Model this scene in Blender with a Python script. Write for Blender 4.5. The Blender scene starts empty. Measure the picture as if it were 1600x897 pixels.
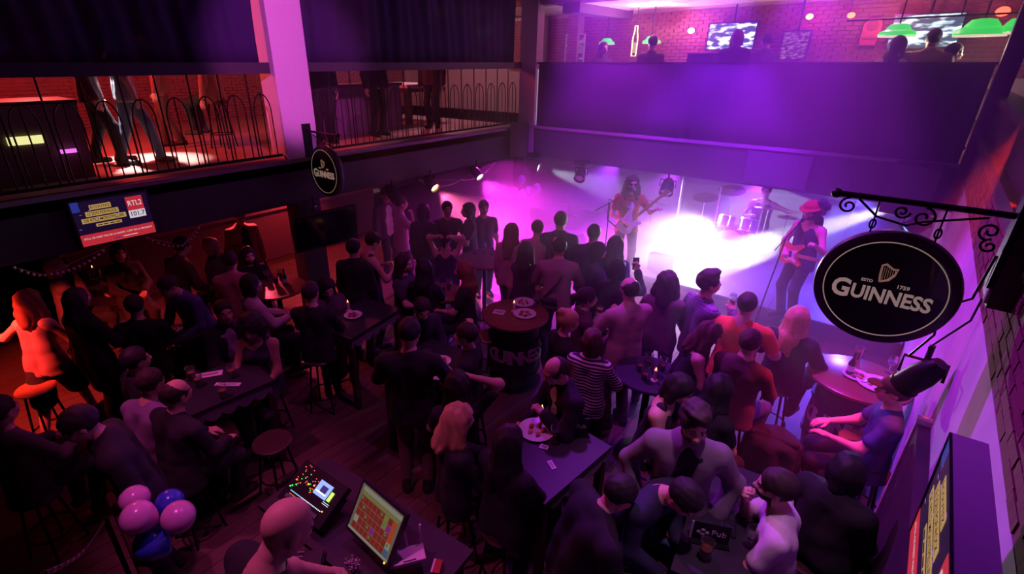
import bpy, math, random
import numpy as np
from mathutils import Vector, Matrix
random.seed(7); rng = np.random.default_rng(7)
S = bpy.context.scene
COL = S.collection
R = math.radians
PI = math.pi

# ------------------------------------------------------------------ camera
# the room: X runs along the stage wall, Y along the left gallery, the camera leans over the right gallery
F, CX, CY = 780.0, 750.0, 448.5
PITCH, YAW, CAMZ = math.atan(351 / 780), R(40.5), 4.5
cam = bpy.data.objects.new('camera', bpy.data.cameras.new('camera'))
COL.objects.link(cam)
cam.location = (0, 0, CAMZ)
cam.rotation_euler = (PI / 2 - PITCH, 0, YAW)
cam.data.sensor_width = 36
cam.data.lens = 36 * F / 1600
cam.data.shift_x = (800 - CX) / 1600
cam.data.clip_start = 0.05
cam.data.clip_end = 100
S.camera = cam
FH = np.array([-math.sin(YAW), math.cos(YAW), 0])
RT = np.array([math.cos(YAW), math.sin(YAW), 0])
FW = FH * math.cos(PITCH) - np.array([0, 0, math.sin(PITCH)])
UP = FH * math.sin(PITCH) + np.array([0, 0, math.cos(PITCH)])
CAM = np.array([0, 0, CAMZ])
def ray(x, y): return FW * F + RT * (x - CX) - UP * (y - CY)
def atz(x, y, z): r = ray(x, y); return CAM + r * ((z - CAMZ) / r[2])      # surveyed point at a known height
def atx(x, y, X): r = ray(x, y); return CAM + r * (X / r[0])
def aty(x, y, Y): r = ray(x, y); return CAM + r * (Y / r[1])
def depth(p): return float((np.array(p) - CAM) @ FW)

# ------------------------------------------------------------------ world, exposure
w = bpy.data.worlds.new('world'); S.world = w
w.use_nodes = True
w.node_tree.nodes['Background'].inputs[0].default_value = (0.25, 0.06, 0.45, 1)
w.node_tree.nodes['Background'].inputs[1].default_value = 0.0
S.view_settings.view_transform = 'Standard'
S.view_settings.look = 'None'
S.view_settings.exposure = 0.0
S.view_settings.gamma = 1.0
S.view_settings.use_curve_mapping = False
S.cycles.use_denoising = True
S.cycles.volume_step_rate = 1.0
S.cycles.volume_max_steps = 128
S.cycles.volume_bounces = 0
S.cycles.max_bounces = 5
S.cycles.diffuse_bounces = 2
S.cycles.glossy_bounces = 2
S.cycles.transmission_bounces = 4
S.cycles.transparent_max_bounces = 8
S.cycles.sample_clamp_indirect = 4.0
S.cycles.caustics_reflective = False
S.cycles.caustics_refractive = False

# ------------------------------------------------------------------ stage and house lamps, with added spots
def aim(o, target):
    d = Vector(target) - o.location
    o.rotation_euler = d.to_track_quat('-Z', 'Y').to_euler()
def spot(loc, target, color, power, angle, blend=0.5, size=0.06, off=0):
    loc = Vector(loc) + (Vector(target) - Vector(loc)).normalized() * off     # just in front of the lens
    l = bpy.data.lights.new('spot_light', 'SPOT')
    l.color, l.energy, l.spot_size, l.spot_blend, l.shadow_soft_size = color, power, R(angle), blend, size
    o = bpy.data.objects.new('spot_light', l); COL.objects.link(o)
    o.location = loc; aim(o, target); return o
def lamp(loc, color, power, size=0.1):
    l = bpy.data.lights.new('lamp_light', 'POINT')
    l.color, l.energy, l.shadow_soft_size = color, power, size
    o = bpy.data.objects.new('lamp_light', l); COL.objects.link(o); o.location = loc; return o
VIOLET, BLUE, MAG, PINK = (.36, .03, 1), (.10, .06, 1), (1, .03, .75), (1, .12, .42)
RED, AMBER, WHITE = (1, .035, .03), (1, .22, .06), (1, .95, .95)
# white follow beams cutting across the stage smoke
spot((0.30, 12.6, 2.12), (-3.0, 10.2, 0.55), WHITE, 20000, 13, .35, .04)
spot((-3.4, 12.3, 1.0), (-3.2, 9.4, 0.5), WHITE, 3400, 74, .8, .05)
spot((-7.55, 10.98, 2.02), (-3.0, 12.9, 0.9), (.75, .8, 1), 2600, 26, .5, .04, .3)
spot((-4.0, 11.6, 2.2), (-9.0, 11.6, 1.1), (1, .55, .95), 900, 5, .5, .02)
# violet wash from the stage rear
for x, c, p in ((-6.3, VIOLET, 2200), (-4.6, (.50, .03, 1), 1500), (-2.6, VIOLET, 2600), (-0.6, BLUE, 2200)):
    spot((x, 13.45, 2.1), (x * .93, 9.3, 0.2), c, p, 56, .6, .08, .25)
# unseen ceiling spots added to colour the haze, walls and crowd
for l_, t_, c, p, a in (((-2.8, 8.8, 6.3), (-3.4, 11.1, 1.9), (.29, .012, 1), 3400, 56),
                        ((-5.0, 8.8, 6.3), (-5.6, 11.2, 2.2), (.48, .015, 1), 1700, 58),
                        ((-1.6, 8.6, 6.3), (-2.0, 10.4, 0.6), (.36, .015, 1), 2200, 46),
                        ((-1.2, 7.2, 6.3), (-1.0, 7.6, 0.0), (.50, .03, 1), 2000, 58),
                        ((-2.0, 2.0, 6.3), (-8.0, 4.7, 4.6), (1, .13, .85), 1700, 24),
                        ((-4.0, 6.0, 6.3), (0.7, 4.6, 2.0), (.45, .03, 1), 1700, 64),
                        ((-5.2, 2.6, 6.4), (-5.0, 3.2, 0.0), (1, .07, .55), 75, 100),
                        ((-2.4, 3.4, 6.4), (-2.2, 4.2, 0.0), (.85, .09, .80), 220, 95),
                        ((-3.2, 0.4, 6.4), (-2.7, 0.7, 1.8), (1, .12, .62), 400, 48),
                        ((-5.0, 0.2, 6.4), (-4.9, 1.1, 1.5), (1, .10, .50), 480, 26),
                        ((-0.3, 2.8, 6.4), (-0.5, 3.5, 1.4), (.95, .35, .90), 340, 30)):
    spot(l_, t_, c, p, a, .6, .1)
# pink cans on the left fascia
spot((-7.75, 7.45, 2.12), (-6.5, 7.9, 1.0), (1, .12, .34), 1500, 80, .7, .05, .25)
spot((-7.75, 8.95, 2.12), (-6.3, 9.1, 0.9), (1, .03, .85), 1700, 95, .7, .05, .25)
spot((-8.7, 10.4, 2.15), (-6.2, 8.2, 0.6), (1, .03, .85), 900, 100, .7)
# red lamps under the galleries
spot((-7.3, -0.6, 2.7), (-8.9, 0.9, 0.0), (1, .045, .035), 1000, 62, .6)
spot((-9.6, 4.2, 2.2), (-9.0, 3.4, 0.0), (1, .06, .12), 300, 120, .6)
spot((-10.6, 6.4, 2.2), (-10.4, 6.0, 0.0), (1, .07, .10), 260, 130, .6)
spot((0.52, 5.02, 2.12), (-0.4, 5.4, 0.3), (.6, .04, 1), 22, 70, .6, .05, .25)
spot((0.62, 5.6, 4.15), (-0.25, 5.1, 0.0), RED, 900, 34, .6)
# upper gallery and billiard hall
spot((-5.5, 12.4, 4.5), (-5.5, 12.45, 5.7), (1, .62, .72), 160, 150, .5)  # this and the next: added, aimed up to brighten the hall ceiling
spot((-1.2, 12.4, 4.5), (-1.2, 12.45, 5.7), (1, .55, .62), 110, 150, .5)
lamp((-11.0, 1.8, 5.3), (1, .06, .06), 420, .15)
spot((-10.0, 2.6, 5.6), (-9.7, 2.7, 3.0), (1, .72, .76), 2200, 46, .5)
lamp((-10.5, 7.6, 5.4), (1, .08, .14), 160, .15)
lamp((-5.5, 12.6, 5.4), (1, .26, .70), 80, .15)
lamp((-1.0, 12.8, 5.4), (1, .12, .60), 40, .15)
lamp((-11.0, 10.8, 5.4), (1, .5, .7), 130, .15)
# ------------------------------------------------------------------ materials
MATS = {}
def mat(name, color, rough=.7, metal=0, emit=None, power=0, var=.12, scale=12, bump=.0, alpha=1, trans=0, coat=0):
    if name in MATS: return MATS[name]
    m = bpy.data.materials.new(name); m.use_nodes = True
    nt = m.node_tree; b = nt.nodes['Principled BSDF']; L = nt.links
    b.inputs['Roughness'].default_value = rough; b.inputs['Metallic'].default_value = metal
    b.inputs['Alpha'].default_value = alpha; b.inputs['Transmission Weight'].default_value = trans
    b.inputs['Coat Weight'].default_value = coat
    c = tuple(color) + (1,)
    if var:
        tc = nt.nodes.new('ShaderNodeTexCoord'); n = nt.nodes.new('ShaderNodeTexNoise')
        n.inputs['Scale'].default_value = scale; n.inputs['Detail'].default_value = 3
        mr = nt.nodes.new('ShaderNodeMapRange'); mr.inputs[3].default_value = 1 - var; mr.inputs[4].default_value = 1 + var
        mx = nt.nodes.new('ShaderNodeVectorMath'); mx.operation = 'SCALE'; mx.inputs[0].default_value = color
        L.new(tc.outputs['Object'], n.inputs['Vector']); L.new(n.outputs['Fac'], mr.inputs[0]); L.new(mr.outputs[0], mx.inputs['Scale'])
        L.new(mx.outputs[0], b.inputs['Base Color'])
        if bump:
            bp = nt.nodes.new('ShaderNodeBump'); bp.inputs['Strength'].default_value = bump; bp.inputs['Distance'].default_value = .02
            L.new(n.outputs['Fac'], bp.inputs['Height']); L.new(bp.outputs[0], b.inputs['Normal'])
    else: b.inputs['Base Color'].default_value = c
    if emit is not None:
        b.inputs['Emission Color'].default_value = tuple(emit) + (1,); b.inputs['Emission Strength'].default_value = power
    MATS[name] = m; return m
def pattern_mat(name, kind, c1, c2, scale, rough=.8):
    """stripes / checks woven into a cloth"""
    m = bpy.data.materials.new(name); m.use_nodes = True; nt = m.node_tree; L = nt.links; b = nt.nodes['Principled BSDF']
    b.inputs['Roughness'].default_value = rough
    tc = nt.nodes.new('ShaderNodeTexCoord'); mx = nt.nodes.new('ShaderNodeMix'); mx.data_type = 'RGBA'
    mx.inputs[6].default_value = c1 + (1,); mx.inputs[7].default_value = c2 + (1,)
    def wave(d):
        n = nt.nodes.new('ShaderNodeTexWave'); n.wave_type = 'BANDS'; n.bands_direction = d; n.inputs['Scale'].default_value = scale
        L.new(tc.outputs['Object'], n.inputs['Vector'])
        g = nt.nodes.new('ShaderNodeMath'); g.operation = 'GREATER_THAN'; g.inputs[1].default_value = .55
        L.new(n.outputs['Fac'], g.inputs[0]); return g.outputs[0]
    a = wave('Z')
    if kind == 'check':
        q = wave('X'); g = nt.nodes.new('ShaderNodeMath'); g.operation = 'MAXIMUM'; L.new(a, g.inputs[0]); L.new(q, g.inputs[1]); a = g.outputs[0]
    L.new(a, mx.inputs[0]); L.new(mx.outputs[2], b.inputs['Base Color']); MATS[name] = m; return m
def wood_mat(name, c1, c2, rough=.45, scale=3.0, stretch=(8, 1, 8)):
    m = bpy.data.materials.new(name); m.use_nodes = True; nt = m.node_tree; L = nt.links; b = nt.nodes['Principled BSDF']
    b.inputs['Roughness'].default_value = rough
    tc = nt.nodes.new('ShaderNodeTexCoord'); mp = nt.nodes.new('ShaderNodeMapping'); mp.inputs['Scale'].default_value = stretch
    oi = nt.nodes.new('ShaderNodeObjectInfo'); ad = nt.nodes.new('ShaderNodeVectorMath'); ad.operation = 'ADD'
    sc_ = nt.nodes.new('ShaderNodeVectorMath'); sc_.operation = 'SCALE'; sc_.inputs[0].default_value = (7, 13, 5)
    L.new(oi.outputs['Random'], sc_.inputs['Scale']); L.new(tc.outputs['Object'], mp.inputs['Vector'])
    L.new(mp.outputs[0], ad.inputs[0]); L.new(sc_.outputs[0], ad.inputs[1])
    n = nt.nodes.new('ShaderNodeTexNoise'); n.inputs['Scale'].default_value = scale; n.inputs['Detail'].default_value = 5
    L.new(ad.outputs[0], n.inputs['Vector'])
    mx = nt.nodes.new('ShaderNodeMix'); mx.data_type = 'RGBA'; mx.inputs[6].default_value = c1 + (1,); mx.inputs[7].default_value = c2 + (1,)
    L.new(n.outputs['Fac'], mx.inputs[0]); L.new(mx.outputs[2], b.inputs['Base Color'])
    MATS[name] = m; return m
def emission(name, color, power):
    return mat(name, (.02, .02, .02), .4, emit=color, power=power, var=0)

BLACKMETAL = mat('black_iron', (.012, .011, .013), .45, .6, var=.2)
DARKWOOD = wood_mat('dark_wood', (.030, .014, .010), (.055, .026, .017))
FLOORWOOD = wood_mat('floor_wood', (.062, .034, .026), (.125, .072, .052), .5, 2.5, (9, .7, 9))
STOOLWOOD = wood_mat('stool_wood', (.22, .10, .05), (.36, .18, .09), .35, 2, (1, 6, 1))
PLASTER = mat('plaster', (.62, .58, .62), .85, var=.18, scale=3, bump=.25)
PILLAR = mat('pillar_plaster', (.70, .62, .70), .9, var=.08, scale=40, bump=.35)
FASCIA = mat('fascia_paint', (.035, .028, .040), .7, var=.2, scale=4)
BLACKCLOTH = mat('black_cloth', (.012, .011, .016), .95, var=.2)
TABLEBLACK = mat('table_black', (.022, .020, .030), .5, var=.2)
GLASS = mat('clear_glass', (.9, .9, .95), .06, trans=.92, var=0)
CHINA = mat('white_china', (.75, .74, .74), .25, var=.03)
PAPER = mat('white_paper', (.75, .72, .72), .8, var=.04)
GOLD = mat('glowing_gold_paint', (.80, .62, .34), .45, var=.06, emit=(.9, .68, .36), power=.10)  # faint glow put into the sign's gold
CREAM = mat('glowing_cream_paint', (.85, .76, .58), .5, var=.04, emit=(.95, .80, .55), power=.16)  # lettering and rings glow a little by themselves
BRICK = mat('red_brick', (.24, .075, .095), .85, var=.35, scale=5, bump=.3)
BRICKB = mat('dark_brick', (.16, .06, .05), .85, var=.35, scale=5, bump=.3)
MORTAR = mat('mortar', (.42, .33, .31), .95, var=.15)

U = 1.18          # scene units per metre; people and furniture are modelled in metres
S.unit_settings.scale_length = 1 / U

# ------------------------------------------------------------------ mesh helpers
def setp(o, label=None, cat=None, group=None, kind=None):
    if label: o['label'] = label
    if cat: o['category'] = cat
    if group: o['group'] = group
    if kind: o['kind'] = kind
    return o
def mesh_obj(name, me, parent=None, loc=None, rot=None, M=None):
    o = bpy.data.objects.new(name, me); COL.objects.link(o)
    if parent is not None: o.parent = parent
    if M is not None: o.matrix_local = M
    else:
        if loc is not None: o.location = loc
        if rot is not None: o.rotation_euler = rot
    return o
def empty(name, loc=(0, 0, 0), rz=0, parent=None, label=None, cat=None, group=None, rot=None):
    o = bpy.data.objects.new(name, None); COL.objects.link(o); o.empty_display_size = .1
    o.location = loc; o.rotation_euler = rot if rot else (0, 0, rz)
    if parent: o.parent = parent
    return setp(o, label, cat, group)
def frame_of(d):
    d = Vector(d).normalized(); a = Vector((0, 0, 1)) if abs(d.z) < .95 else Vector((1, 0, 0))
    u = d.cross(a).normalized(); return u, d.cross(u).normalized()
class MB:
    def __init__(s): s.v = []; s.f = []; s.m = []; s.cur = 0
    def add(s, vs, fs):
        n = len(s.v); s.v += [tuple(p) for p in vs]; s.f += [tuple(i + n for i in f) for f in fs]; s.m += [s.cur] * len(fs); return s
    def box(s, c, d, rz=0, M=None):
        x, y, z = d[0] / 2, d[1] / 2, d[2] / 2
        vs = [Vector(p) for p in ((-x,-y,-z),(x,-y,-z),(x,y,-z),(-x,y,-z),(-x,-y,z),(x,-y,z),(x,y,z),(-x,y,z))]
        T = Matrix.Translation(c) @ (M if M is not None else Matrix.Rotation(rz, 4, 'Z'))
        return s.add([T @ p for p in vs], [(0,3,2,1),(4,5,6,7),(0,1,5,4),(1,2,6,5),(2,3,7,6),(3,0,4,7)])
    def bb(s, a, b): return s.box([(p + q) / 2 for p, q in zip(a, b)], [abs(q - p) for p, q in zip(a, b)])
    def cyl(s, a, b, r0, r1=None, n=12, caps=True):
        r1 = r0 if r1 is None else r1; a, b = Vector(a), Vector(b); u, v = frame_of(b - a)
        vs = [p + (u * math.cos(2 * PI * i / n) + v * math.sin(2 * PI * i / n)) * r for p, r in ((a, r0), (b, r1)) for i in range(n)]
        fs = [(i, (i + 1) % n, n + (i + 1) % n, n + i) for i in range(n)]
        if caps: fs += [tuple(range(n))[::-1], tuple(range(n, 2 * n))]
        return s.add(vs, fs)
    def tube(s, pts, r, n=8, closed=False):
        P = [Vector(p) for p in pts]; k = len(P); rs = r if isinstance(r, (list, tuple)) else [r] * k
        vs = []; fs = []; pu = None
        for i, p in enumerate(P):
            d = (P[(i + 1) % k] - P[i - 1]) if closed else (P[min(i + 1, k - 1)] - P[max(i - 1, 0)])
            if d.length < 1e-9: d = Vector((0, 0, 1))
            d.normalize()
            if pu is None: u, v = frame_of(d)
            else:
                u = (pu - d * pu.dot(d)); u = u.normalized() if u.length > 1e-6 else frame_of(d)[0]; v = d.cross(u)
            pu = u
            vs += [p + (u * math.cos(2 * PI * j / n) + v * math.sin(2 * PI * j / n)) * rs[i] for j in range(n)]
        for i in range(k if closed else k - 1):
            a, b = i * n, ((i + 1) % k) * n
            fs += [(a + j, a + (j + 1) % n, b + (j + 1) % n, b + j) for j in range(n)]
        if not closed: fs += [tuple(range(n))[::-1], tuple(range((k - 1) * n, k * n))]
        return s.add(vs, fs)
    def lathe(s, prof, n=24, c=(0, 0, 0), M=None):
        c = Vector(c); vs = []; k = len(prof); M = M or Matrix.Identity(4)
        for r, z in prof: vs += [c + (M @ Vector((r * math.cos(2 * PI * j / n), r * math.sin(2 * PI * j / n), z))) for j in range(n)]
        fs = [(i * n + j, i * n + (j + 1) % n, (i + 1) * n + (j + 1) % n, (i + 1) * n + j) for i in range(k - 1) for j in range(n)]
        if prof[0][0] > 1e-5: fs.append(tuple(range(n))[::-1])
        if prof[-1][0] > 1e-5: fs.append(tuple(range((k - 1) * n, k * n)))
        return s.add(vs, fs)
    def ball(s, c, r, n=14, m=8):
        r = (r, r, r) if not isinstance(r, (tuple, list)) else r; c = Vector(c)
        vs = [c + Vector((0, 0, -r[2]))]; fs = []
        for i in range(1, m):
            t = PI * i / m - PI / 2
            vs += [c + Vector((r[0] * math.cos(t) * math.cos(2 * PI * j / n), r[1] * math.cos(t) * math.sin(2 * PI * j / n), r[2] * math.sin(t))) for j in range(n)]
        vs.append(c + Vector((0, 0, r[2]))); e = len(vs) - 1
        fs += [(0, 1 + (j + 1) % n, 1 + j) for j in range(n)]
        for i in range(m - 2): fs += [(1 + i * n + j, 1 + i * n + (j + 1) % n, 1 + (i + 1) * n + (j + 1) % n, 1 + (i + 1) * n + j) for j in range(n)]
        fs += [(e, 1 + (m - 2) * n + j, 1 + (m - 2) * n + (j + 1) % n) for j in range(n)]
        return s.add(vs, fs)
    def prism(s, poly, z0, z1, M=None):
        n = len(poly); M = M or Matrix.Identity(4)
        vs = [M @ Vector((x, y, z0)) for x, y in poly] + [M @ Vector((x, y, z1)) for x, y in poly]
        return s.add(vs, [tuple(range(n))[::-1], tuple(range(n, 2 * n))] + [(i, (i + 1) % n, n + (i + 1) % n, n + i) for i in range(n)])
    def mesh(s, name, mats, smooth=False):
        me = bpy.data.meshes.new(name); me.from_pydata(s.v, [], s.f)
        for m in (mats if isinstance(mats, (list, tuple)) else [mats]): me.materials.append(m)
        if any(s.m): me.polygons.foreach_set('material_index', s.m)
        if smooth:
            me.polygons.foreach_set('use_smooth', [True] * len(s.f))
            try: me.set_sharp_from_angle(angle=R(38))
            except Exception: pass
        me.update(); return me
    def build(s, name, mats, parent=None, loc=None, rot=None, smooth=False, M=None):
        return mesh_obj(name, s.mesh(name, mats, smooth), parent, loc, rot, M)
def struct(name, mb, m, label, parent=None, **k):
    o = mb.build(name, m, parent, **k)
    if parent is None: setp(o, label, None, None, 'structure')
    return o
def copy_tree(o, parent=None, loc=None, rz=None):
    c = o.copy(); COL.objects.link(c)
    if parent is not None: c.parent = parent
    if loc is not None: c.location = loc
    if rz is not None: c.rotation_euler = (0, 0, rz)
    for ch in list(o.children): copy_tree(ch, c)
    return c
_txt = {}
def text_mesh(s, size, m, extrude=.002, bold=0.0, align='CENTER', shear=0):
    key = (s, size, m.name, extrude, bold, align, shear)
    if key not in _txt:
        cu = bpy.data.curves.new('lettering', 'FONT'); cu.body = s; cu.size = size; cu.extrude = extrude; cu.offset = bold
        cu.align_x = align; cu.align_y = 'CENTER'; cu.shear = shear; cu.resolution_u = 3
        o = bpy.data.objects.new('lettering', cu); COL.objects.link(o)
        dg = bpy.context.evaluated_depsgraph_get(); me = bpy.data.meshes.new_from_object(o.evaluated_get(dg))
        bpy.data.objects.remove(o); me.materials.clear(); me.materials.append(m); _txt[key] = me
    return _txt[key]
def basis(x, y, o=(0, 0, 0)):
    x = Vector(x).normalized(); y = Vector(y); z = x.cross(y).normalized(); y = z.cross(x)
    M = Matrix((x, y, z)).transposed().to_4x4(); M.translation = Vector(o); return M
# ------------------------------------------------------------------ haze of the smoke machine
def haze_material(name, dens, color, cloud=None):
    m = bpy.data.materials.new(name); m.use_nodes = True; nt = m.node_tree; L = nt.links
    nt.nodes.remove(nt.nodes['Principled BSDF'])
    v = nt.nodes.new('ShaderNodeVolumeScatter'); v.inputs['Color'].default_value = color + (1,); v.inputs['Density'].default_value = dens
    v.inputs['Anisotropy'].default_value = .15
    L.new(v.outputs[0], nt.nodes['Material Output'].inputs['Volume'])
    if cloud:                                   # a rolling bank: thick near the boards, thinning with height and towards its rim
        tc = nt.nodes.new('ShaderNodeTexCoord'); n = nt.nodes.new('ShaderNodeTexNoise')
        n.inputs['Scale'].default_value = cloud; n.inputs['Detail'].default_value = 3
        L.new(tc.outputs['Object'], n.inputs['Vector'])
        g = nt.nodes.new('ShaderNodeTexGradient'); g.gradient_type = 'SPHERICAL'
        L.new(tc.outputs['Object'], g.inputs['Vector'])
        mr = nt.nodes.new('ShaderNodeMapRange'); mr.inputs[1].default_value = .35; mr.inputs[2].default_value = .75; L.new(n.outputs['Fac'], mr.inputs[0])
        m1 = nt.nodes.new('ShaderNodeMath'); m1.operation = 'MULTIPLY'; L.new(mr.outputs[0], m1.inputs[0]); L.new(g.outputs['Fac'], m1.inputs[1])
        m2 = nt.nodes.new('ShaderNodeMath'); m2.operation = 'MULTIPLY'; m2.inputs[1].default_value = dens; L.new(m1.outputs[0], m2.inputs[0])
        L.new(m2.outputs[0], v.inputs['Density'])
    return m
HZM = haze_material('thin_haze', .045, (.95, .9, 1))
hz = MB().bb((-7.9, 4.6, .03), (.54, 10.98, 6.25)).build('haze', HZM)
hz2 = MB().bb((-7.6, 11.22, .32), (.68, 13.7, 2.24)).build('haze', HZM)
setp(hz2, 'lavender haze filling the stage recess below the far gallery', 'haze', None, 'stuff')
setp(hz, 'thin violet haze hanging in the air between galleries and stage', 'haze', None, 'stuff')
sm = MB().ball((0, 0, 0), 1.0, 20, 12).build('stage_smoke', haze_material('bank_smoke', 2.6, (1, 1, 1), 2.7), loc=(-3.0, 10.4, .55))
sm.scale = (2.9, 1.9, 1.2)
setp(sm, 'thick white smoke bank rolling over the front of the stage', 'smoke', None, 'stuff')

sm2 = MB().ball((0, 0, 0), 1.0, 20, 12).build('corner_haze', haze_material('corner_bank', .38, (1, .97, 1), 1.3), loc=(-6.6, 8.9, 1.2))
sm2.scale = (1.7, 2.3, 1.3)
setp(sm2, 'pink smoke drifting among the guests below the gallery corner', 'smoke', None, 'stuff')

# ------------------------------------------------------------------ floors
fl = struct('floor', MB().bb((-15.2, -3, -.2), (.7, 13.8, -.012)), DARKWOOD, 'wooden plank floor of the pub lit red and violet')
PW, PL = .18, 1.9
cells = []
for i in range(int(11.9 / PW)):
    x = .7 - PW * (i + .5); off = (i * .73) % PL
    for j in range(-1, 7):
        y0, y1 = max(-1.2, -1.2 + j * PL + off), min(9.75, -1.2 + (j + 1) * PL + off)
        if y1 - y0 > .15: cells.append((x, (y0 + y1) / 2, y1 - y0))
def vis_key(c):
    p = np.array([c[0], c[1], 0]) - CAM; d = p @ FW
    if d < 1: return 99
    px, py = CX + F * (p @ RT) / d, CY - F * (p @ UP) / d
    return d + (0 if -60 < px < 1660 and -50 < py < 960 else 50)
cells.sort(key=vis_key)
plank_me = MB().box((0, 0, -.006), (PW - .006, 1, .012)).mesh('plank', FLOORWOOD)
rest = MB()
for k, (x, y, ln) in enumerate(cells):
    if k < 300:
        o = mesh_obj('plank', plank_me, fl, (x, y, rng.uniform(-.001, .001))); o.scale = (1, ln - .006, 1)
    else: rest.box((x, y, -.006), (PW - .006, ln - .006, .012))
setp(rest.build('plank_field', FLOORWOOD, fl), kind='stuff')

# stage platform
stg = empty('stage_platform', (-3.4, 11.8, 0), label='low black stage platform under the far gallery hidden by smoke', cat='stage')
STAGEM = mat('stage_vinyl', (.16, .13, .20), .6, var=.2)
MB().bb((-4.0, -1.9, 0), (4.08, 1.88, .27)).build('base', BLACKCLOTH, stg)
for i in range(4):
    MB().bb((-4.0 + i * 2.02, -1.92, .27), (-4.0 + (i + 1) * 2.02 - .008, 1.88, .30)).build('deck_board', STAGEM, stg)

# ------------------------------------------------------------------ walls
def bricks(parent, o, u, n, W, H, m, single=0, bl=.22, bh=.066, gap=.012, key=None):
    """running-bond wall of real bricks; the ones that show largest are parts of their own"""
    o, u, n = Vector(o), Vector(u), Vector(n); up = Vector((0, 0, 1)); cs = []
    for r in range(int(H / (bh + gap))):
        x = -(bl / 2 if r % 2 else 0)
        while x < W:
            a, b = max(x, 0), min(x + bl, W)
            if b - a > .03: cs.append((a, b, r * (bh + gap)))
            x += bl + gap
    if single: cs.sort(key=lambda c: key(o + u * ((c[0] + c[1]) / 2) + up * c[2]))
    rot = Matrix((u, n, up)).transposed().to_4x4()
    me = MB().box((0, 0, 0), (1, .03, bh)).mesh('brick', m); mb = MB()
    for k, (a, b, z) in enumerate(cs):
        c = o + u * ((a + b) / 2) + up * (z + bh / 2) + n * rng.uniform(.004, .012)
        if k < single:
            q = mesh_obj('brick', me, parent); q.matrix_local = Matrix.Translation(c) @ rot; q.scale = (b - a, 1, 1)
        else: mb.box(c, (b - a, .03, bh), M=rot)
    if mb.v: setp(mb.build('brick_field', m, parent), kind='stuff')
STAGEWALL = mat('stage_wall_paint', (.45, .40, .50), .85, var=.3, scale=2)
wb = struct('wall_back', MB().bb((-15.2, 13.8, -.2), (2.6, 14.0, 6.6)), MORTAR, 'brick rear wall of the upper hall above the stage')
MB().bb((-14, 13.74, .0), (1.5, 13.8, 2.9)).build('stage_backdrop', STAGEWALL, wb)
def mid_key(p): return abs(p.x + 3.0) * .35 + abs(p.z - 5.1)
bricks(wb, (-10.5, 13.79, 4.25), (1, 0, 0), (0, -1, 0), 12.6, 1.45, BRICK, 300, key=mid_key)
wl = struct('wall_left', MB().bb((-15.4, -3, -.2), (-15.2, 13.8, 6.6)), MORTAR, 'red brick wall at the far side of the left gallery')
bricks(wl, (-15.19, .5, 3.0), (0, 1, 0), (1, 0, 0), 13.0, 1.7, BRICK)
# right wall: plaster below, brick above, dark timber rail on top
wr = struct('wall_right', MB().bb((.7, -1, -.2), (.95, 13.8, 2.77)), PLASTER, 'violet-lit plaster wall below the right gallery')
fb = struct('wall_right_upper', MB().bb((.72, -1, 2.77), (.95, 13.8, 3.35)), MORTAR, 'dark brick band above the plaster of the right wall')
bricks(fb, (.72, .6, 2.78), (0, 1, 0), (-1, 0, 0), 10.6, .56, BRICKB, 260, key=lambda p: p.y)
struct('trim_1', MB().bb((.66, -1, 3.36), (.98, 13.8, 3.5)).bb((.74, -1, 3.5), (.9, 13.8, 3.95)).bb((.68, -1, 3.95), (.95, 13.8, 4.05)), DARKWOOD, 'dark timber rail of the right gallery')
struct('trim_2', MB().bb((.58, 10.85, 2.3), (.80, 11.1, 6.5)), mat('purple_post', (.10, .05, .09), .6), 'dark post where the right gallery meets the far parapet')
struct('trim_3', MB().bb((.615, 2.0, 0), (.7, 4.9, 1.75)), mat('dark_panel', (.06, .035, .05), .6, var=.2), 'dark low panelling along the foot of the right wall')
struct('trim_4', MB().bb((.60, 4.9, 0), (.7, 4.97, 1.80)), PLASTER, 'pale upright strip painted in for the lit end of the low panelling')  # pale colour stands in for light on the panelling's end

# ------------------------------------------------------------------ left gallery
gl = struct('trim_5', MB().bb((-15.2, -3, 2.80), (-8.0, 13.8, 2.995)), mat('gallery_slab', (.05, .035, .045), .8), 'slab of the left gallery')
struct('floor_gallery_left', MB().bb((-15.2, -3, 2.995), (-8.02, 13.8, 3.0)), mat('gallery_boards', (.42, .24, .20), .4, var=.2, scale=3), 'worn boards of the left gallery floor')
struct('wall_fascia_left', MB().bb((-8.2, -3, 2.25), (-8.0, 11.1, 2.95)), FASCIA, 'dark painted fascia below the left gallery')
struct('trim_6', MB().bb((-8.22, -3, 2.95), (-7.92, 11.1, 3.01)), mat('ledge_paint', (.22, .16, .22), .6), 'ledge under the left gallery railing')
struct('trim_7', MB().bb((-8.16, -3, 4.34), (-8.04, 4.35, 4.50)).bb((-8.16, 5.0, 4.36), (-8.04, 11.1, 4.50)), mat('rail_paint', (.05, .04, .055), .5), 'dark beam along the top of the left gallery railing')
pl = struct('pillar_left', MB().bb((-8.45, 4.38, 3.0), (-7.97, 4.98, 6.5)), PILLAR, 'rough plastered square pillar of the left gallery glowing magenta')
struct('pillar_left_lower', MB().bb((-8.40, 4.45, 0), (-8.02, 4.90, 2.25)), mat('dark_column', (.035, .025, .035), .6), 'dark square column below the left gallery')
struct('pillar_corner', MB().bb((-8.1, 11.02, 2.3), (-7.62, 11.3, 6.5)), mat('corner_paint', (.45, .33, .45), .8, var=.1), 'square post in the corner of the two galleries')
struct('pillar_corner_lower', MB().bb((-8.2, 11.0, 0), (-7.85, 11.35, 2.3)), mat('corner_dark', (.10, .08, .12), .7), 'dark post below the gallery corner wrapped with balloons')
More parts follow.
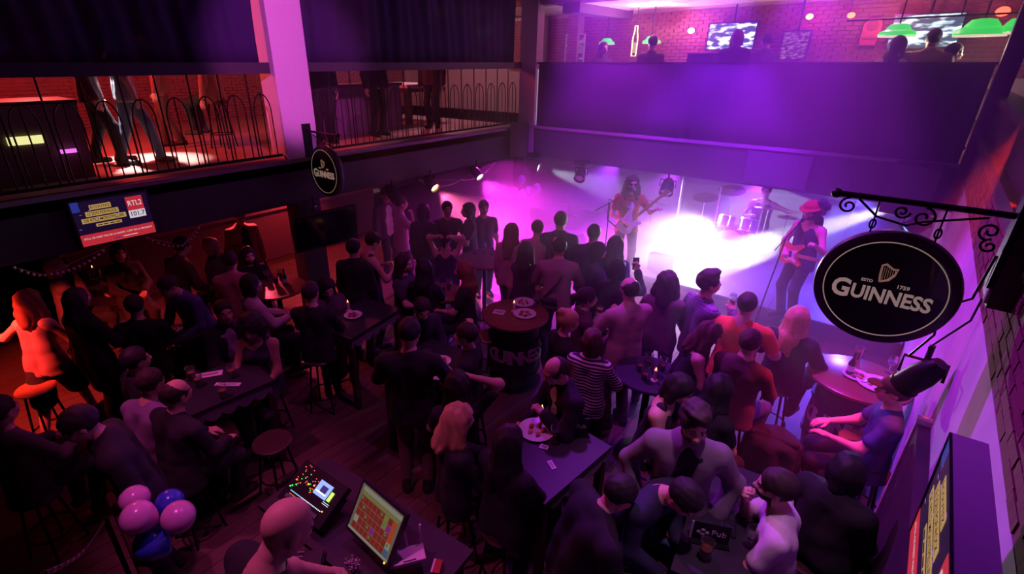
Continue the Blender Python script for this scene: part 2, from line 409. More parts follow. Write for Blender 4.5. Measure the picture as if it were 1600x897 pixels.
struct('trim_8', MB().bb((-7.575, 11.05, 3.05), (-7.555, 11.08, 4.35)), mat('white_tube', (.8, .75, .8), .3, emit=(.8, .6, .9), power=.5), 'thin pale pole beside the corner post')
def railing(y0, y1, units, label):
    t = empty('gallery_railing', (-8.1, y0, 3.0), label=label, cat='railing', group='iron railings of the left gallery')
    uw = (y1 - y0) / units
    bar = MB().cyl((0, 0, .08), (0, 0, 1.36), .012, n=6).mesh('bar', BLACKMETAL)
    low = MB().cyl((0, 0, .08), (0, 0, 1.04), .009, n=6).mesh('bar', BLACKMETAL)
    ar = [(0, -uw * .33, .08), (0, -uw * .33, .78)] + [(0, -uw * .33 * math.cos(a), .78 + .27 * math.sin(a)) for a in np.linspace(.2, PI - .2, 9)] + [(0, uw * .33, .78), (0, uw * .33, .08)]
    arch = MB().tube(ar, .010, 6).mesh('arch', BLACKMETAL)
    for i in range(units):
        mesh_obj('bar', bar, t, (0, uw * i + .02, 0)); mesh_obj('arch', arch, t, (0, uw * (i + .5), 0)); mesh_obj('bar', low, t, (0, uw * (i + .5), 0))
    MB().bb((-.02, 0, .06), (.02, y1 - y0, .10)).build('bottom_rail', BLACKMETAL, t)
railing(-.7, 4.36, 12, 'wrought iron arched railing on the side of the pillar with the walkers in jeans')
railing(5.0, 10.95, 14, 'wrought iron arched railing between the pillar and the gallery corner')
def sheer(name, c, a):
    m = mat(name, c, .9, var=.25, scale=2)
    m.node_tree.nodes['Principled BSDF'].inputs['Alpha'].default_value = a; return m
SHEER = sheer('navy_sheer', (.028, .016, .080), .94)
def curtain(name, y0, y1, label):
    n = int((y1 - y0) * 26); vs = []; fs = []
    for i in range(n + 1):
        y = y0 + (y1 - y0) * i / n
        for z in np.linspace(0, 2.1, 7):
            d = .05 * math.sin(y * 9 + 1.2 * math.sin(y * 2.3)) + .03 * math.sin(y * 23 + z)
            vs.append((-8.22 + d * (.5 + .3 * z), y + .05 * math.sin(z * 1.3 + y), 4.46 + z))
    for i in range(n):
        for k in range(6): fs.append((i * 7 + k, (i + 1) * 7 + k, (i + 1) * 7 + k + 1, i * 7 + k + 1))
    o = MB().add(vs, fs).build(name, SHEER, smooth=True)
    so = o.modifiers.new('thickness', 'SOLIDIFY'); so.thickness = .004
    return setp(o, label, 'curtain', 'sheer curtains of the left gallery')
curtain('gallery_curtain', -2.6, 4.33, 'dark navy sheer curtain over the railing with the walkers')
curtain('gallery_curtain', 5.02, 10.98, 'dark navy sheer curtain between pillar and gallery corner')

# ------------------------------------------------------------------ far gallery above the stage
struct('trim_9', MB().bb((-15.2, 11.12, 2.80), (1.6, 13.8, 2.995)), MATS['gallery_slab'], 'slab of the far gallery over the stage')
struct('floor_gallery_back', MB().bb((-15.2, 11.15, 2.995), (1.6, 13.8, 3.0)), MATS['gallery_boards'], 'boards of the far gallery floor')
struct('wall_fascia_back', MB().bb((-7.85, 11.05, 2.26), (.7, 11.2, 3.0)), FASCIA, 'dark fascia of the far gallery above the stage')
struct('trim_10', MB().bb((-7.85, 11.0, 2.97), (.7, 11.2, 3.03)), MATS['ledge_paint'], 'ledge of the far gallery fascia')
vs, fs = [], []
for i in range(161):
    x = -7.55 + 8.1 * i / 160
    for z in (3.03, 3.5, 4.0, 4.49): vs.append((x, 11.06 + .012 * math.sin(x * 21) + .008 * math.sin(x * 47 + z), z))
for i in range(160):
    for k in range(3): fs.append((i * 4 + k, (i + 1) * 4 + k, (i + 1) * 4 + k + 1, i * 4 + k + 1))
pc = MB().add(vs, fs).build('parapet_cloth', mat('parapet_black', (.035, .030, .045), .95, var=.15), smooth=True)
pc.modifiers.new('thickness', 'SOLIDIFY').thickness = .02
setp(pc, 'black cloth hung over the parapet of the far gallery', 'cloth')
struct('trim_11', MB().bb((-7.6, 11.04, 4.47), (.62, 11.14, 4.505)), BLACKMETAL, 'flat top rail of the far parapet')
CEILT = mat('ceiling_tile', (.70, .62, .62), .9, var=.08)
ce = struct('ceiling', MB().bb((-15.2, 11.1, 5.73), (2.6, 13.8, 5.85)), mat('ceiling_grid', (.25, .2, .2), .8), 'tiled ceiling of the upper billiard hall')
tile = MB().box((0, 0, 0), (.585, .585, .02)).mesh('ceiling_tile', CEILT)
for i in range(18):
    for j in range(4): mesh_obj('ceiling_tile', tile, ce, (-9.3 + i * .6, 11.5 + j * .6, 5.72))
struct('ceiling_beam', MB().bb((-7.0, 11.1, 5.52), (-6.55, 13.8, 5.73)), mat('beam_paint', (.10, .06, .09), .7), 'dark beam under the tiled ceiling')
struct('ceiling_atrium', MB().bb((-15.2, -3, 6.6), (2.6, 11.1, 6.7)).bb((-8.3, 10.9, 6.3), (.9, 11.1, 6.6)), mat('black_ceiling', (.02, .015, .02), .9), 'black ceiling over the hall, out of sight')
for x0, x1 in ((-9.5, -9.1), (-8.25, -7.95)):
    wp = struct('pillar_brick', MB().bb((x0, 13.45, 3.0), (x1, 13.8, 5.72)), MORTAR, 'orange-lit brick pier against the rear wall beside the corner post' if x0 < -9 else 'narrow brick pier on the rear wall next to the framed picture')
    bricks(wp, (x0, 13.44, 4.2), (1, 0, 0), (0, -1, 0), x1 - x0, 1.5, BRICK)
# ------------------------------------------------------------------ organic surfaces: smooth distance fields skinned by surface nets
V3 = lambda *a: np.array(a, float)
def C(a, b, ra, rb=None, op=0): return ('c', np.array(a, float), np.array(b, float), ra, ra if rb is None else rb, op)
def E(c, r, Rm=None, op=0): return ('e', np.array(c, float), np.array(r, float), Rm, 0, op)
def skin(prims, h, k=.03, grow=0.0, noise=0.0, nf=30.0, cuts=(), nz=.4):
    lo, hi = np.full(3, 1e9), np.full(3, -1e9)
    bbs = []
    for p in prims:
        if p[0] == 'c': r = max(p[3], p[4]) + grow; a, b = np.minimum(p[1], p[2]) - r, np.maximum(p[1], p[2]) + r
        else: r = p[2].max() + grow; a, b = p[1] - r, p[1] + r
        bbs.append((a, b))
        if p[5] == 0: lo, hi = np.minimum(lo, a), np.maximum(hi, b)
    lo -= 2.5 * h; hi += 2.5 * h
    n = np.ceil((hi - lo) / h).astype(int) + 1
    ax = [(lo[i] + h * np.arange(n[i])).astype(np.float32) for i in range(3)]
    Fd = np.full(n, 9.0, np.float32); m = k + 2.2 * h
    for p, (a, b) in zip(prims, bbs):
        i0 = np.maximum(((a - m - lo) / h).astype(int), 0); i1 = np.minimum(((b + m - lo) / h).astype(int) + 2, n)
        if (i1 <= i0).any(): continue
        sl = tuple(slice(i0[i], i1[i]) for i in range(3))
        X, Y, Z = ax[0][sl[0]][:, None, None], ax[1][sl[1]][None, :, None], ax[2][sl[2]][None, None, :]
        if p[0] == 'c':
            A, B = p[1], p[2]; d = B - A; L2 = float(d @ d) + 1e-9
            x, y, z = X - A[0], Y - A[1], Z - A[2]
            t = np.clip((x * d[0] + y * d[1] + z * d[2]) / L2, 0, 1)
            D = np.sqrt((x - t * d[0]) ** 2 + (y - t * d[1]) ** 2 + (z - t * d[2]) ** 2) - (p[3] + t * (p[4] - p[3])) - grow
        else:
            x, y, z = X - p[1][0], Y - p[1][1], Z - p[1][2]
            if p[3] is not None:
                Q = p[3]; x, y, z = (Q[0, 0] * x + Q[1, 0] * y + Q[2, 0] * z, Q[0, 1] * x + Q[1, 1] * y + Q[2, 1] * z, Q[0, 2] * x + Q[1, 2] * y + Q[2, 2] * z)
            r = p[2] + grow
            k0 = np.sqrt((x / r[0]) ** 2 + (y / r[1]) ** 2 + (z / r[2]) ** 2); k1 = np.sqrt((x / r[0] ** 2) ** 2 + (y / r[1] ** 2) ** 2 + (z / r[2] ** 2) ** 2) + 1e-6
            D = k0 * (k0 - 1) / k1
        f = Fd[sl]
        if p[5] == 0:
            hh = np.maximum(k - np.abs(f - D), 0) / k; Fd[sl] = np.minimum(f, D) - hh * hh * k * .25
        else: Fd[sl] = np.maximum(f, -D)
    if noise:
        X, Y, Z = ax[0][:, None, None], ax[1][None, :, None], ax[2][None, None, :]
        Fd += noise * (np.sin(X * nf + 3 * np.sin(Z * nf * nz)) * np.sin(Y * nf * .9 + 1.7 * np.sin(Z * nf * nz * .8)) + .5 * np.sin(Z * nf * nz * 1.4 + X * nf * .5 + Y * nf * .4)).astype(np.float32)
    for c, nrm in cuts:
        Fd = np.maximum(Fd, ((ax[0] - c[0]) * nrm[0])[:, None, None] + ((ax[1] - c[1]) * nrm[1])[None, :, None] + ((ax[2] - c[2]) * nrm[2])[None, None, :])
    return nets(Fd, lo, h)
def nets(Fd, lo, h):
    s = Fd < 0; n = np.array(Fd.shape)
    cor = [(i, j, k) for i in (0, 1) for j in (0, 1) for k in (0, 1)]
    def sub(A, o): return A[o[0]:n[0] - 1 + o[0], o[1]:n[1] - 1 + o[1], o[2]:n[2] - 1 + o[2]]
    cnt = np.zeros(n - 1, np.int8)
    for o in cor: cnt += sub(s, o)
    act = (cnt > 0) & (cnt < 8); idx = np.argwhere(act)
    if not len(idx): return np.zeros((0, 3)), np.zeros((0, 4), int)
    num = np.full(n - 1, -1, np.int32); num[act] = np.arange(len(idx))
    val = {o: Fd[idx[:, 0] + o[0], idx[:, 1] + o[1], idx[:, 2] + o[2]] for o in cor}
    acc = np.zeros((len(idx), 3)); w = np.zeros(len(idx))
    for o in cor:
        for a in range(3):
            if o[a] == 0:
                q = list(o); q[a] = 1; q = tuple(q); va, vb = val[o], val[q]; x = (va < 0) != (vb < 0)
                t = np.where(x, va / np.where(x, va - vb, 1), 0)
                P = np.tile(np.array(o, float), (len(idx), 1)); P[:, a] = t
                acc[x] += P[x]; w[x] += 1
    v = lo + h * (idx + acc / w[:, None])
    qs = []
    for a in range(3):
        b, c = (a + 1) % 3, (a + 2) % 3
        sl0 = [slice(None)] * 3; sl1 = [slice(None)] * 3; sl0[a] = slice(0, -1); sl1[a] = slice(1, None)
        A, B = s[tuple(sl0)], s[tuple(sl1)]; e = np.argwhere(A != B)
        e = e[(e[:, b] > 0) & (e[:, c] > 0) & (e[:, b] < n[b] - 1) & (e[:, c] < n[c] - 1)]
        if not len(e): continue
        def g(db, dc): q = e.copy(); q[:, b] -= db; q[:, c] -= dc; return num[q[:, 0], q[:, 1], q[:, 2]]
        Q = np.stack([g(1, 1), g(0, 1), g(0, 0), g(1, 0)], 1)
        ins = A[e[:, 0], e[:, 1], e[:, 2]]; Q[~ins] = Q[~ins][:, ::-1]; qs.append(Q)
    q = np.concatenate(qs); return v, q[(q >= 0).all(1)]
def np_mesh(name, v, q, mats, mi=None):
    me = bpy.data.meshes.new(name); me.from_pydata(v.tolist(), [], q.tolist() if isinstance(q, np.ndarray) else q)
    for m in (mats if isinstance(mats, (list, tuple)) else [mats]): me.materials.append(m)
    if mi is not None: me.polygons.foreach_set('material_index', np.asarray(mi, np.int32))
    me.polygons.foreach_set('use_smooth', np.ones(len(me.polygons), bool)); me.update(); return me
def rot(ax, deg):
    a = R(deg); c, s = math.cos(a), math.sin(a)
    return np.array({'x': [[1, 0, 0], [0, c, -s], [0, s, c]], 'y': [[c, 0, s], [0, 1, 0], [-s, 0, c]], 'z': [[c, -s, 0], [s, c, 0], [0, 0, 1]]}[ax])

# ------------------------------------------------------------------ head, hand, shoe and hair shapes (head looks along +Y)
SKIN = mat('skin', (.60, .36, .27), .55, var=.08, scale=25)
SKIN2 = mat('skin_tan', (.38, .21, .145), .55, var=.08, scale=25)
EYEW = mat('eye_white', (.8, .78, .76), .3, var=0); EYED = mat('eye_dark', (.02, .012, .01), .2, var=0)
LIP = mat('lip', (.45, .17, .15), .5, var=0)
HAIRC = {k: mat('hair_' + k, c, .68, var=.35, scale=60) for k, c in dict(black=(.012, .009, .010), dark=(.030, .017, .012), brown=(.085, .042, .024), blond=(.45, .29, .13), grey=(.34, .31, .30), red=(.20, .065, .03)).items()}
def head_shape(h, fem):
    j = .86 if fem else 1.0
    P = [E((0, -.012, .030), (.076, .098, .092)), E((0, .030, -.020), (.062 * j, .066, .092)), C((0, .058, -.088), (0, .064, -.082), .022 * j),
         C((-.040 * j, .012, -.062), (.040 * j, .012, -.062), .030), C((0, -.018, -.060), (0, -.030, -.175), .054 * j, .058 * j),
         C((-.036, .078, .022), (.036, .078, .022), .013), C((-.045, .066, -.026), (.045, .066, -.026), .016)]
    v = [E((s * .032, .096, .002), (.017, .016, .012), op=1) for s in (-1, 1)]
    N = [C((0, .088, .012), (0, .112, -.024), .009, .013), E((-.014, .098, -.030), (.009, .010, .008)), E((.014, .098, -.030), (.009, .010, .008)),
         C((-.018, .088, -.053), (.018, .088, -.053), .009), C((-.015, .086, -.062), (.015, .086, -.062), .009),
         E((.076, -.012, -.004), (.012, .020, .033)), E((-.076, -.012, -.004), (.012, .020, .033))]
    return skin(P + v + N, h, .018)
def head_mesh(h, fem):
    v, q = head_shape(h, fem); c = v[q].mean(1)
    lip = (np.abs(c[:, 0]) < .024) & (c[:, 1] > .083) & (c[:, 2] < -.047) & (c[:, 2] > -.070)
    beard = (c[:, 2] < -.035) & (c[:, 2] > -.125) & (c[:, 1] > .008) & ~lip & ~((np.abs(c[:, 0]) < .018) & (c[:, 1] > .092))
    brow = (c[:, 2] > .020) & (c[:, 2] < .029) & (c[:, 1] > .072) & (np.abs(c[:, 0]) > .012) & (np.abs(c[:, 0]) < .052)
    mi = np.where(lip, 2, 0); ex_v = []; ex_q = []; ex_m = []
    for s in (-1, 1):
        for r, y, m in ((.0115, .0775, 1), (.0075, .0838, 3)):
            mb = MB().ball((s * .032, y, .003), r, 8, 6); o = len(v) + len(ex_v); ex_v += mb.v; ex_q += [tuple(i + o for i in f) for f in mb.f]; ex_m += [m] * len(mb.f)
    return np.vstack([v, np.array(ex_v)]), q.tolist() + ex_q, mi.tolist() + ex_m, np.concatenate([beard, np.zeros(len(ex_q), bool)]), np.concatenate([brow, np.zeros(len(ex_q), bool)])
HEADS = {(f, l): head_mesh(hh, f) for f in (0, 1) for l, hh in ((0, .0085), (1, .014))}
def hand_shape(h, grip):
    # wrist at the origin, fingers along +Y, thumb towards +X, palm faces -Z
    P = [C((-.022, .02, 0), (-.024, .085, 0), .016, .015), C((.0, .02, 0), (.0, .09, .0), .017, .015), C((.022, .025, 0), (.022, .088, 0), .017, .014), C((0, -.02, 0), (0, .03, 0), .024, .026)]
    for x, l, y in ((-.030, .055, .084), (-.010, .070, .092), (.011, .076, .094), (.030, .068, .088)):
        a = V3(x, y, 0); p = a; ang = 8
        for i, f in enumerate((.45, .32, .26)):
            ang += (52 if grip else 16); d = V3(x * .25, math.cos(R(ang)), -math.sin(R(ang))); b = p + d / np.linalg.norm(d) * l * f
            P.append(C(p, b, .0088 - .0006 * i, .0083 - .0006 * i)); p = b
    t0, t1, t2 = V3(.024, .028, -.004), V3(.050, .058, -.014), V3(.058, .088, -.022) if not grip else V3(.034, .082, -.040)
    P += [C(t0, t1, .014, .011), C(t1, t2, .011, .009)]
    return skin(P, h, .006)
HANDS = {(g, l): hand_shape(hh, g) for g in (0, 1) for l, hh in ((0, .0058), (1, .0115))}
SHOE = skin([C((0, -.045, .045), (0, .02, .05), .042, .040), C((0, .03, .038), (0, .15, .030), .040, .034), C((0, -.05, .03), (0, .15, .022), .036, .036), C((0, -.02, .06), (0, -.02, .115), .045, .043)], .016, .03, cuts=(((0, 0, 0), (0, 0, -1)),))
def hair_shape(style, h):
    cap = E((0, -.016, .036), (.091, .112, .104))
    face = [E((0, .128, -.020), (.074, .082, .112), op=1)]
    nape = [((0, 0, -.085), (0, 0, -1))]
    if style == 'short': return skin([cap] + [E((0, .118, -.025), (.090, .078, .110), op=1), E((.085, .03, -.05), (.035, .06, .07), op=1), E((-.085, .03, -.05), (.035, .06, .07), op=1), E((0, .02, -.11), (.2, .2, .07), op=1)], h, .02, 0, .0025, 90)
    if style == 'quiff': return skin([cap, E((0, .055, .120), (.06, .055, .035)), E((0, -.01, .115), (.07, .08, .035))] + [E((0, .120, -.035), (.09, .080, .110), op=1), E((0, .02, -.11), (.2, .2, .07), op=1)], h, .03, 0, .006, 70)
    if style == 'bob': return skin([cap, C((.062, -.03, .0), (.072, -.015, -.10), .045, .038), C((-.062, -.03, .0), (-.072, -.015, -.10), .045, .038), C((0, -.07, .0), (0, -.075, -.11), .062, .05)] + face, h, .04, 0, .004, 80, nz=.08)
    if style == 'long': return skin([cap, C((.060, -.03, .02), (.085, -.030, -.16), .048, .040), C((-.060, -.03, .02), (-.085, -.030, -.16), .048, .040), C((.0, -.07, .0), (0, -.115, -.20), .07, .07),
        C((.035, -.115, -.18), (.045, -.125, -.37), .052, .030), C((-.035, -.115, -.18), (-.045, -.125, -.37), .052, .030), C((.085, -.04, -.16), (.10, .035, -.30), .036, .02), C((-.085, -.04, -.16), (-.10, .02, -.32), .036, .02)] + face, h, .05, 0, .005, 75, nz=.07)
    if style == 'pony': return skin([cap, C((0, -.115, .045), (0, -.16, .02), .028, .034), C((0, -.16, .02), (0, -.165, -.13), .036, .018)] + [E((0, .125, -.035), (.085, .085, .115), op=1), E((0, .02, -.12), (.2, .2, .075), op=1)], h, .02, 0, .003, 90, nz=.1)
    if style == 'bun': return skin([cap, E((0, -.095, .105), (.045, .045, .042))] + [E((0, .125, -.035), (.085, .085, .115), op=1), E((0, .02, -.12), (.2, .2, .075), op=1)], h, .015, 0, .003, 90)
    if style == 'curly': return skin([E((0, -.025, .045), (.118, .130, .115)), E((.075, -.03, -.04), (.065, .075, .09)), E((-.075, -.03, -.04), (.065, .075, .09)), E((0, -.08, -.04), (.10, .07, .10))] + [E((0, .145, -.035), (.068, .085, .12), op=1)], h, .04, 0, .009, 75, nz=.9)
    if style == 'wavy': return skin([cap, C((.065, -.03, .02), (.105, -.025, -.15), .055, .055), C((-.065, -.03, .02), (-.105, -.025, -.15), .055, .055), C((0, -.07, .0), (0, -.11, -.20), .075, .085), C((.06, .0, -.14), (.09, .05, -.24), .04, .03), C((-.06, .0, -.14), (-.09, .05, -.24), .04, .03)] + face, h, .05, 0, .0085, 66, nz=.20)
    if style == 'thin': return skin([E((0, -.016, .028), (.086, .107, .098))] + [E((0, .07, .10), (.11, .13, .09), op=1), E((0, .115, -.050), (.090, .085, .110), op=1), E((0, .02, -.12), (.2, .2, .07), op=1)], h, .02, 0, .002, 90)
_hair = {}
def hair_mesh(style, lod, color):
    k = (style, lod, color)
    if k not in _hair:
        g = (style, lod)
        if g not in _hair: _hair[g] = hair_shape(style, 0.0095 if lod == 0 else .016)
        _hair[k] = np_mesh('hair_' + style, _hair[g][0], _hair[g][1], HAIRC[color])
    return _hair[k]
_shoe = {}
def shoe_mesh(m):
    if m.name not in _shoe: _shoe[m.name] = np_mesh('shoe', SHOE[0], SHOE[1], m)
    return _shoe[m.name]

# ------------------------------------------------------------------ people
def ik(a, t, l1, l2, hint):
    d = t - a; L = np.linalg.norm(d); mx = (l1 + l2) * .995
    if L > mx: t = a + d / L * mx; d = t - a; L = mx
    L = max(L, abs(l1 - l2) + .02); u = d / np.linalg.norm(d)
    x = (L * L + l1 * l1 - l2 * l2) / (2 * L); hgt = math.sqrt(max(l1 * l1 - x * x, 0))
    p = hint - u * (hint @ u); nn = np.linalg.norm(p); p = p / nn if nn > 1e-6 else V3(0, 0, -1)
    return a + u * x + p * hgt, t
ARMS = {  # hand target from the shoulder in the torso frame (x outward), elbow hint, gripping hand
    'down': ((.06, .06, -.52), (.5, -1, -.1), 0), 'table': ((-.07, .36, -.28), (.7, -.4, -.8), 0), 'lap': ((-.10, .26, -.40), (.8, -.5, -.4), 0),
    'chin': ((-.12, .20, .03), (.3, .3, -1), 1), 'head': ((-.05, .03, .30), (1, -.1, .5), 0), 'crown': ((-.15, -.04, .30), (1, .1, .35), 0), 'drink': ((-.08, .26, -.02), (.7, .2, -1), 1),
    'hold': ((-.05, .30, -.18), (.8, -.4, -.8), 1), 'phone': ((-.03, .34, .16), (.6, .2, -1), 1), 'hip': ((.04, .02, -.40), (1, -.5, 0), 0),
    'out': ((.48, .16, -.02), (0, -.4, -1), 0), 'back': ((.10, -.14, -.48), (.6, -1, 0), 0), 'cross': ((-.22, .20, -.26), (.8, -.3, -.7), 0), 'pocket': ((.07, .05, -.46), (.9, -.8, 0), 0),
    'neckL': ((.20, .30, -.10), (.4, -.2, -1), 1), 'strum': ((-.10, .22, -.34), (.9, -.6, 0), 1), 'lean': ((.02, .34, -.36), (.8, -.3, -.3), 0), 'feed': ((-.12, .24, -.10), (.7, .1, -1), 1)}
NP = 0
def person(px, py, label, face=0, H=1.72, sit=None, lean=0, side=0, head=(0, 0, 0), arms=('down', 'down'), fem=0, top=('tee', (.02, .02, .025)), legs=('trousers', (.02, .02, .03)),
           hair=('short', 'dark'), skinm=None, beard=0, shoe=(.02, .018, .018), floor=0.0, stance=.10, step=0, voxel=None, group=None, bulk=1.0, topmat=None, pos=None, twist=0):
    """one figure; px, py is where its head centre was surveyed; face = heading relative to the line of sight (0 away, 90 to the right, 180 towards us)"""
    global NP; NP += 1
    sk = skinm or SKIN; sc = H / 1.725 * U
    pelz = .95 if sit is None else sit * 1.725 / H + .125
    P0 = V3(0, 0, pelz)
    Rt = rot('y', side) @ rot('x', -lean) @ rot('z', twist)
    Rp = rot('x', -lean * .35)
    T = lambda x, y, z: P0 + Rp @ V3(x, y, min(z, .16)) + Rt @ V3(0, 0, max(z - .16, 0)) if (x == 0 and y == 0) else P0 + Rp @ V3(0, 0, min(z, .16)) + Rt @ V3(0, 0, max(z - .16, 0)) + (Rt if z > .1 else Rp) @ V3(x, y, 0)
    Rh = rot('x', -lean * .45) @ rot('y', side * .5) @ rot('z', -head[1]) @ rot('x', -head[0]) @ rot('y', head[2])
    neck = T(0, 0, .515); hc = neck + Rt @ V3(0, .010, .03) + Rh @ V3(0, .028, .125)
    # placement
    hz = hc[2] * sc + floor
    hw = np.array(pos + (hz,)) if pos else atz(px, py, hz)
    az = math.atan2(hw[0] - CAM[0], hw[1] - CAM[1]) + R(face); rz = -az
    cz, sz = math.cos(rz), math.sin(rz); off = hc * sc
    root = (hw[0] - (cz * off[0] - sz * off[1]), hw[1] - (sz * off[0] + cz * off[1]), floor)
    dep = max(depth(hw), 2.5); lod = 0 if dep < 5.6 else 1
    h = voxel or min(max(.0029 * dep, .0145), .03)
    # skeleton
    sw = (.165 if fem else .190) * bulk; b = bulk
    if fem:
        tor = [x for s in (-1, 1) for x in (C(T(s * .085, 0, -.03), T(s * .062, 0, .17), .105 * b, .086 * b), C(T(s * .062, 0, .17), T(s * .075, .005, .38), .086 * b, .088 * b), C(T(s * .07, .065, .33), T(s * .07, .06, .32), .066 * b))]
    else:
        tor = [x for s in (-1, 1) for x in (C(T(s * .070, 0, -.03), T(s * .066, .005, .18), .098 * b, .088 * b), C(T(s * .066, .005, .18), T(s * .088, 0, .37), .088 * b, .096 * b))]
    tor += [C(T(s * .05, 0, .455), T(s * (sw - .02), 0, .425), .060, .058) for s in (-1, 1)] + [C(T(0, 0, .44), T(0, 0, .50), .085, .058)]
    neckp = [C(T(0, -.005, .47), hc + Rh @ V3(0, -.025, -.10), .058 if not fem else .050, .052 if not fem else .045)]
    armp = []; hands = []; arm_pts = []
    for s, name in zip((-1, 1), arms):
        tg, hint, grip = ARMS[name] if isinstance(name, str) else name
        sh = T(s * sw, 0, .425); tg = sh + Rt @ (V3(s * tg[0], tg[1], tg[2]) * 1.0); hint = Rt @ V3(s * hint[0], hint[1], hint[2])
        el, wr = ik(sh, tg, .285, .245, hint); arm_pts.append((sh, el, wr))
        r0 = .043 if fem else .050
        armp += [C(sh, el, r0 * b, .040 * b), C(el, wr, .040 * b, .027)]
        fwd = (wr - el) / np.linalg.norm(wr - el); hands.append((s, wr, fwd, grip))
    legp = []; feet = []; leg_pts = []
    for s in (-1, 1):
        hip = P0 + Rp @ V3(s * .088, 0, -.03)
        if sit is None:
            f = V3(s * stance, (s * step), .085); kn, an = ik(hip, f, .43, .43, V3(s * .1, 1, 0))
            if step: an = an + V3(0, 0, .03 if s * step < 0 else 0)
        else:
            kn = hip + V3(s * .05, .415, -.03 if sit < .55 else -.12); an = V3(kn[0] - s * .02, kn[1] - .05, .085) if sit < .55 else V3(kn[0] - s * .03, kn[1] - .06, kn[2] - .40)
        leg_pts.append((hip, kn, an)); legp += [C(hip, kn, .088 * b, .058), C(kn, an, .058, .040)]; feet.append((s, an))
    body_p = tor + neckp + armp + legp
    # body: one continuous skin with head and hands
    v, q = skin(body_p, h * 1.25, .045); V = [v * sc]; Q = q.tolist(); MI = [0] * len(Q); nv = len(v)
    hv, hq, hm, bd, bw = HEADS[(fem, lod)]
    V.append((hc + hv @ Rh.T) * sc); Q += [tuple(i + nv for i in f) for f in hq]
    hm2 = list(hm)
    for i, (x, y) in enumerate(zip(bd, bw)):
        if (x and beard) or y: hm2[i] = 4
    MI += hm2; nv += len(hv)
    for s, wr, fwd, grip in hands:
        hv, hq = HANDS[(grip, lod)]
        upv = V3(0, 0, 1) if abs(fwd[2]) < .8 else V3(s, 0, 0) if not grip else V3(0, 1, 0)
        xx = np.cross(fwd, upv); xx /= np.linalg.norm(xx); zz = np.cross(xx, fwd)
        Mh = np.stack([xx * (-s), fwd, zz], 1)
        V.append((wr + hv @ Mh.T) * sc); qq = hq[:, ::-1] if s > 0 else hq
        Q += (qq + nv).tolist(); MI += [0] * len(qq); nv += len(hv)
    e = empty('person', root, rz, None, label, 'person', group or 'guests in the pub')
    mesh_obj('body', np_mesh('body', np.vstack(V), Q, [sk, EYEW, LIP, EYED, HAIRC[hair[1] if hair else 'dark']], MI), e)
    # clothes
    kind, colr = top[0], top[1]
    mt = topmat or mat('cloth_%.3f_%.3f_%.3f' % tuple(colr), colr, .88, var=.18, scale=9, bump=.15)
    tp = list(tor); grow = .010; sl = []
    if kind in ('coat', 'dress'):
        for hip, kn, an in leg_pts: tp.append(C(hip, hip + (kn - hip) * .8, .100, .115))
    else:
        tp += [C(T(s * .072, 0, -.13), T(s * .07, 0, .05), .120 * b, .096 * b) for s in (-1, 1)]
        tp.append(E(T(0, 0, -.34), (.30, .30, .22), op=1))
    if kind in ('tee', 'polo'): sl += [C(sh, sh + (el - sh) * .60, .050 * b, .052 * b) for sh, el, wr in arm_pts]
    elif kind in ('sweater', 'shirt', 'jacket', 'coat'):
        for sh, el, wr in arm_pts: sl += [C(sh, el, .049 * b, .044 * b), C(el, el + (wr - el) * .93, .044 * b, .034)]
        if kind in ('jacket', 'coat'): grow = .020
        if kind == 'sweater': grow = .014
    if kind in ('shirt', 'polo', 'jacket', 'coat'): tp += [C(T(s * .028, -.02, .485), T(s * .020, .045, .470), .040) for s in (-1, 1)]   # collar
    if kind == 'tank':
        tp = [p for p in tp if p not in tor[-3:]] if False else tor[:-3] + tp[len(tor):]; tp += [C(T(s * .075, .05, .36), T(s * .085, .0, .475), .030) for s in (-1, 1)] + [C(T(s * .085, 0, .475), T(s * .08, -.05, .36), .030) for s in (-1, 1)]; grow = .010
    if kind in ('jacket', 'coat') and len(top) > 2:   # worn open
        tp.append(('c', T(0, .17, -.10), T(0, .15, .50), .075, .05, 1))
    tp += sl
    v, q = skin(tp, h, .032, grow, .0035 if h < .02 else .002, 26)
    mesh_obj({'tee': 't_shirt', 'polo': 'polo_shirt', 'tank': 'tank_top', 'dress': 'dress'}.get(kind, kind), np_mesh(kind, v * sc, q, mt), e)
    if len(top) > 2:
        mi_ = mat('cloth_%.3f_%.3f_%.3f' % tuple(top[2]), top[2], .88, var=.18, scale=9, bump=.15)
        v, q = skin(tor, h, .05, .012); mesh_obj('t_shirt', np_mesh('tee', v * sc, q, mi_), e)
    lk, lc = legs[0], legs[1]
    ml = mat('cloth_%.3f_%.3f_%.3f' % tuple(lc), lc, .88, var=.18, scale=9, bump=.15)
    pel = [C(T(s * .074, 0, -.03), T(s * .064, 0, .04), .100 * b, .084 * b) for s in (-1, 1)]
    if lk == 'trousers':
        for hip, kn, an in leg_pts: pel += [C(hip, kn, .090 * b, .064), C(kn, an + (kn - an) * .06, .064, .054)]
    elif lk == 'skirt':
        for hip, kn, an in leg_pts: pel.append(C(hip, hip + (kn - hip) * .95, .105, .115))
    elif lk == 'shorts':
        for hip, kn, an in leg_pts: pel.append(C(hip, hip + (kn - hip) * .7, .092, .085))
    v, q = skin(pel, h, .03, .006, .002 if h < .02 else .001, 30); mesh_obj(lk, np_mesh(lk, v * sc, q, ml), e)
    ms = mat('shoe_%.3f_%.3f_%.3f' % tuple(shoe), shoe, .6, var=.1)
    for s, an in feet:
        mesh_obj('shoe', shoe_mesh(ms), e, M=Matrix.Translation(Vector((an + V3(0, .0, -.085)) * sc)) @ Matrix.Rotation(-s * R(9), 4, 'Z') @ Matrix.Scale(sc, 4))
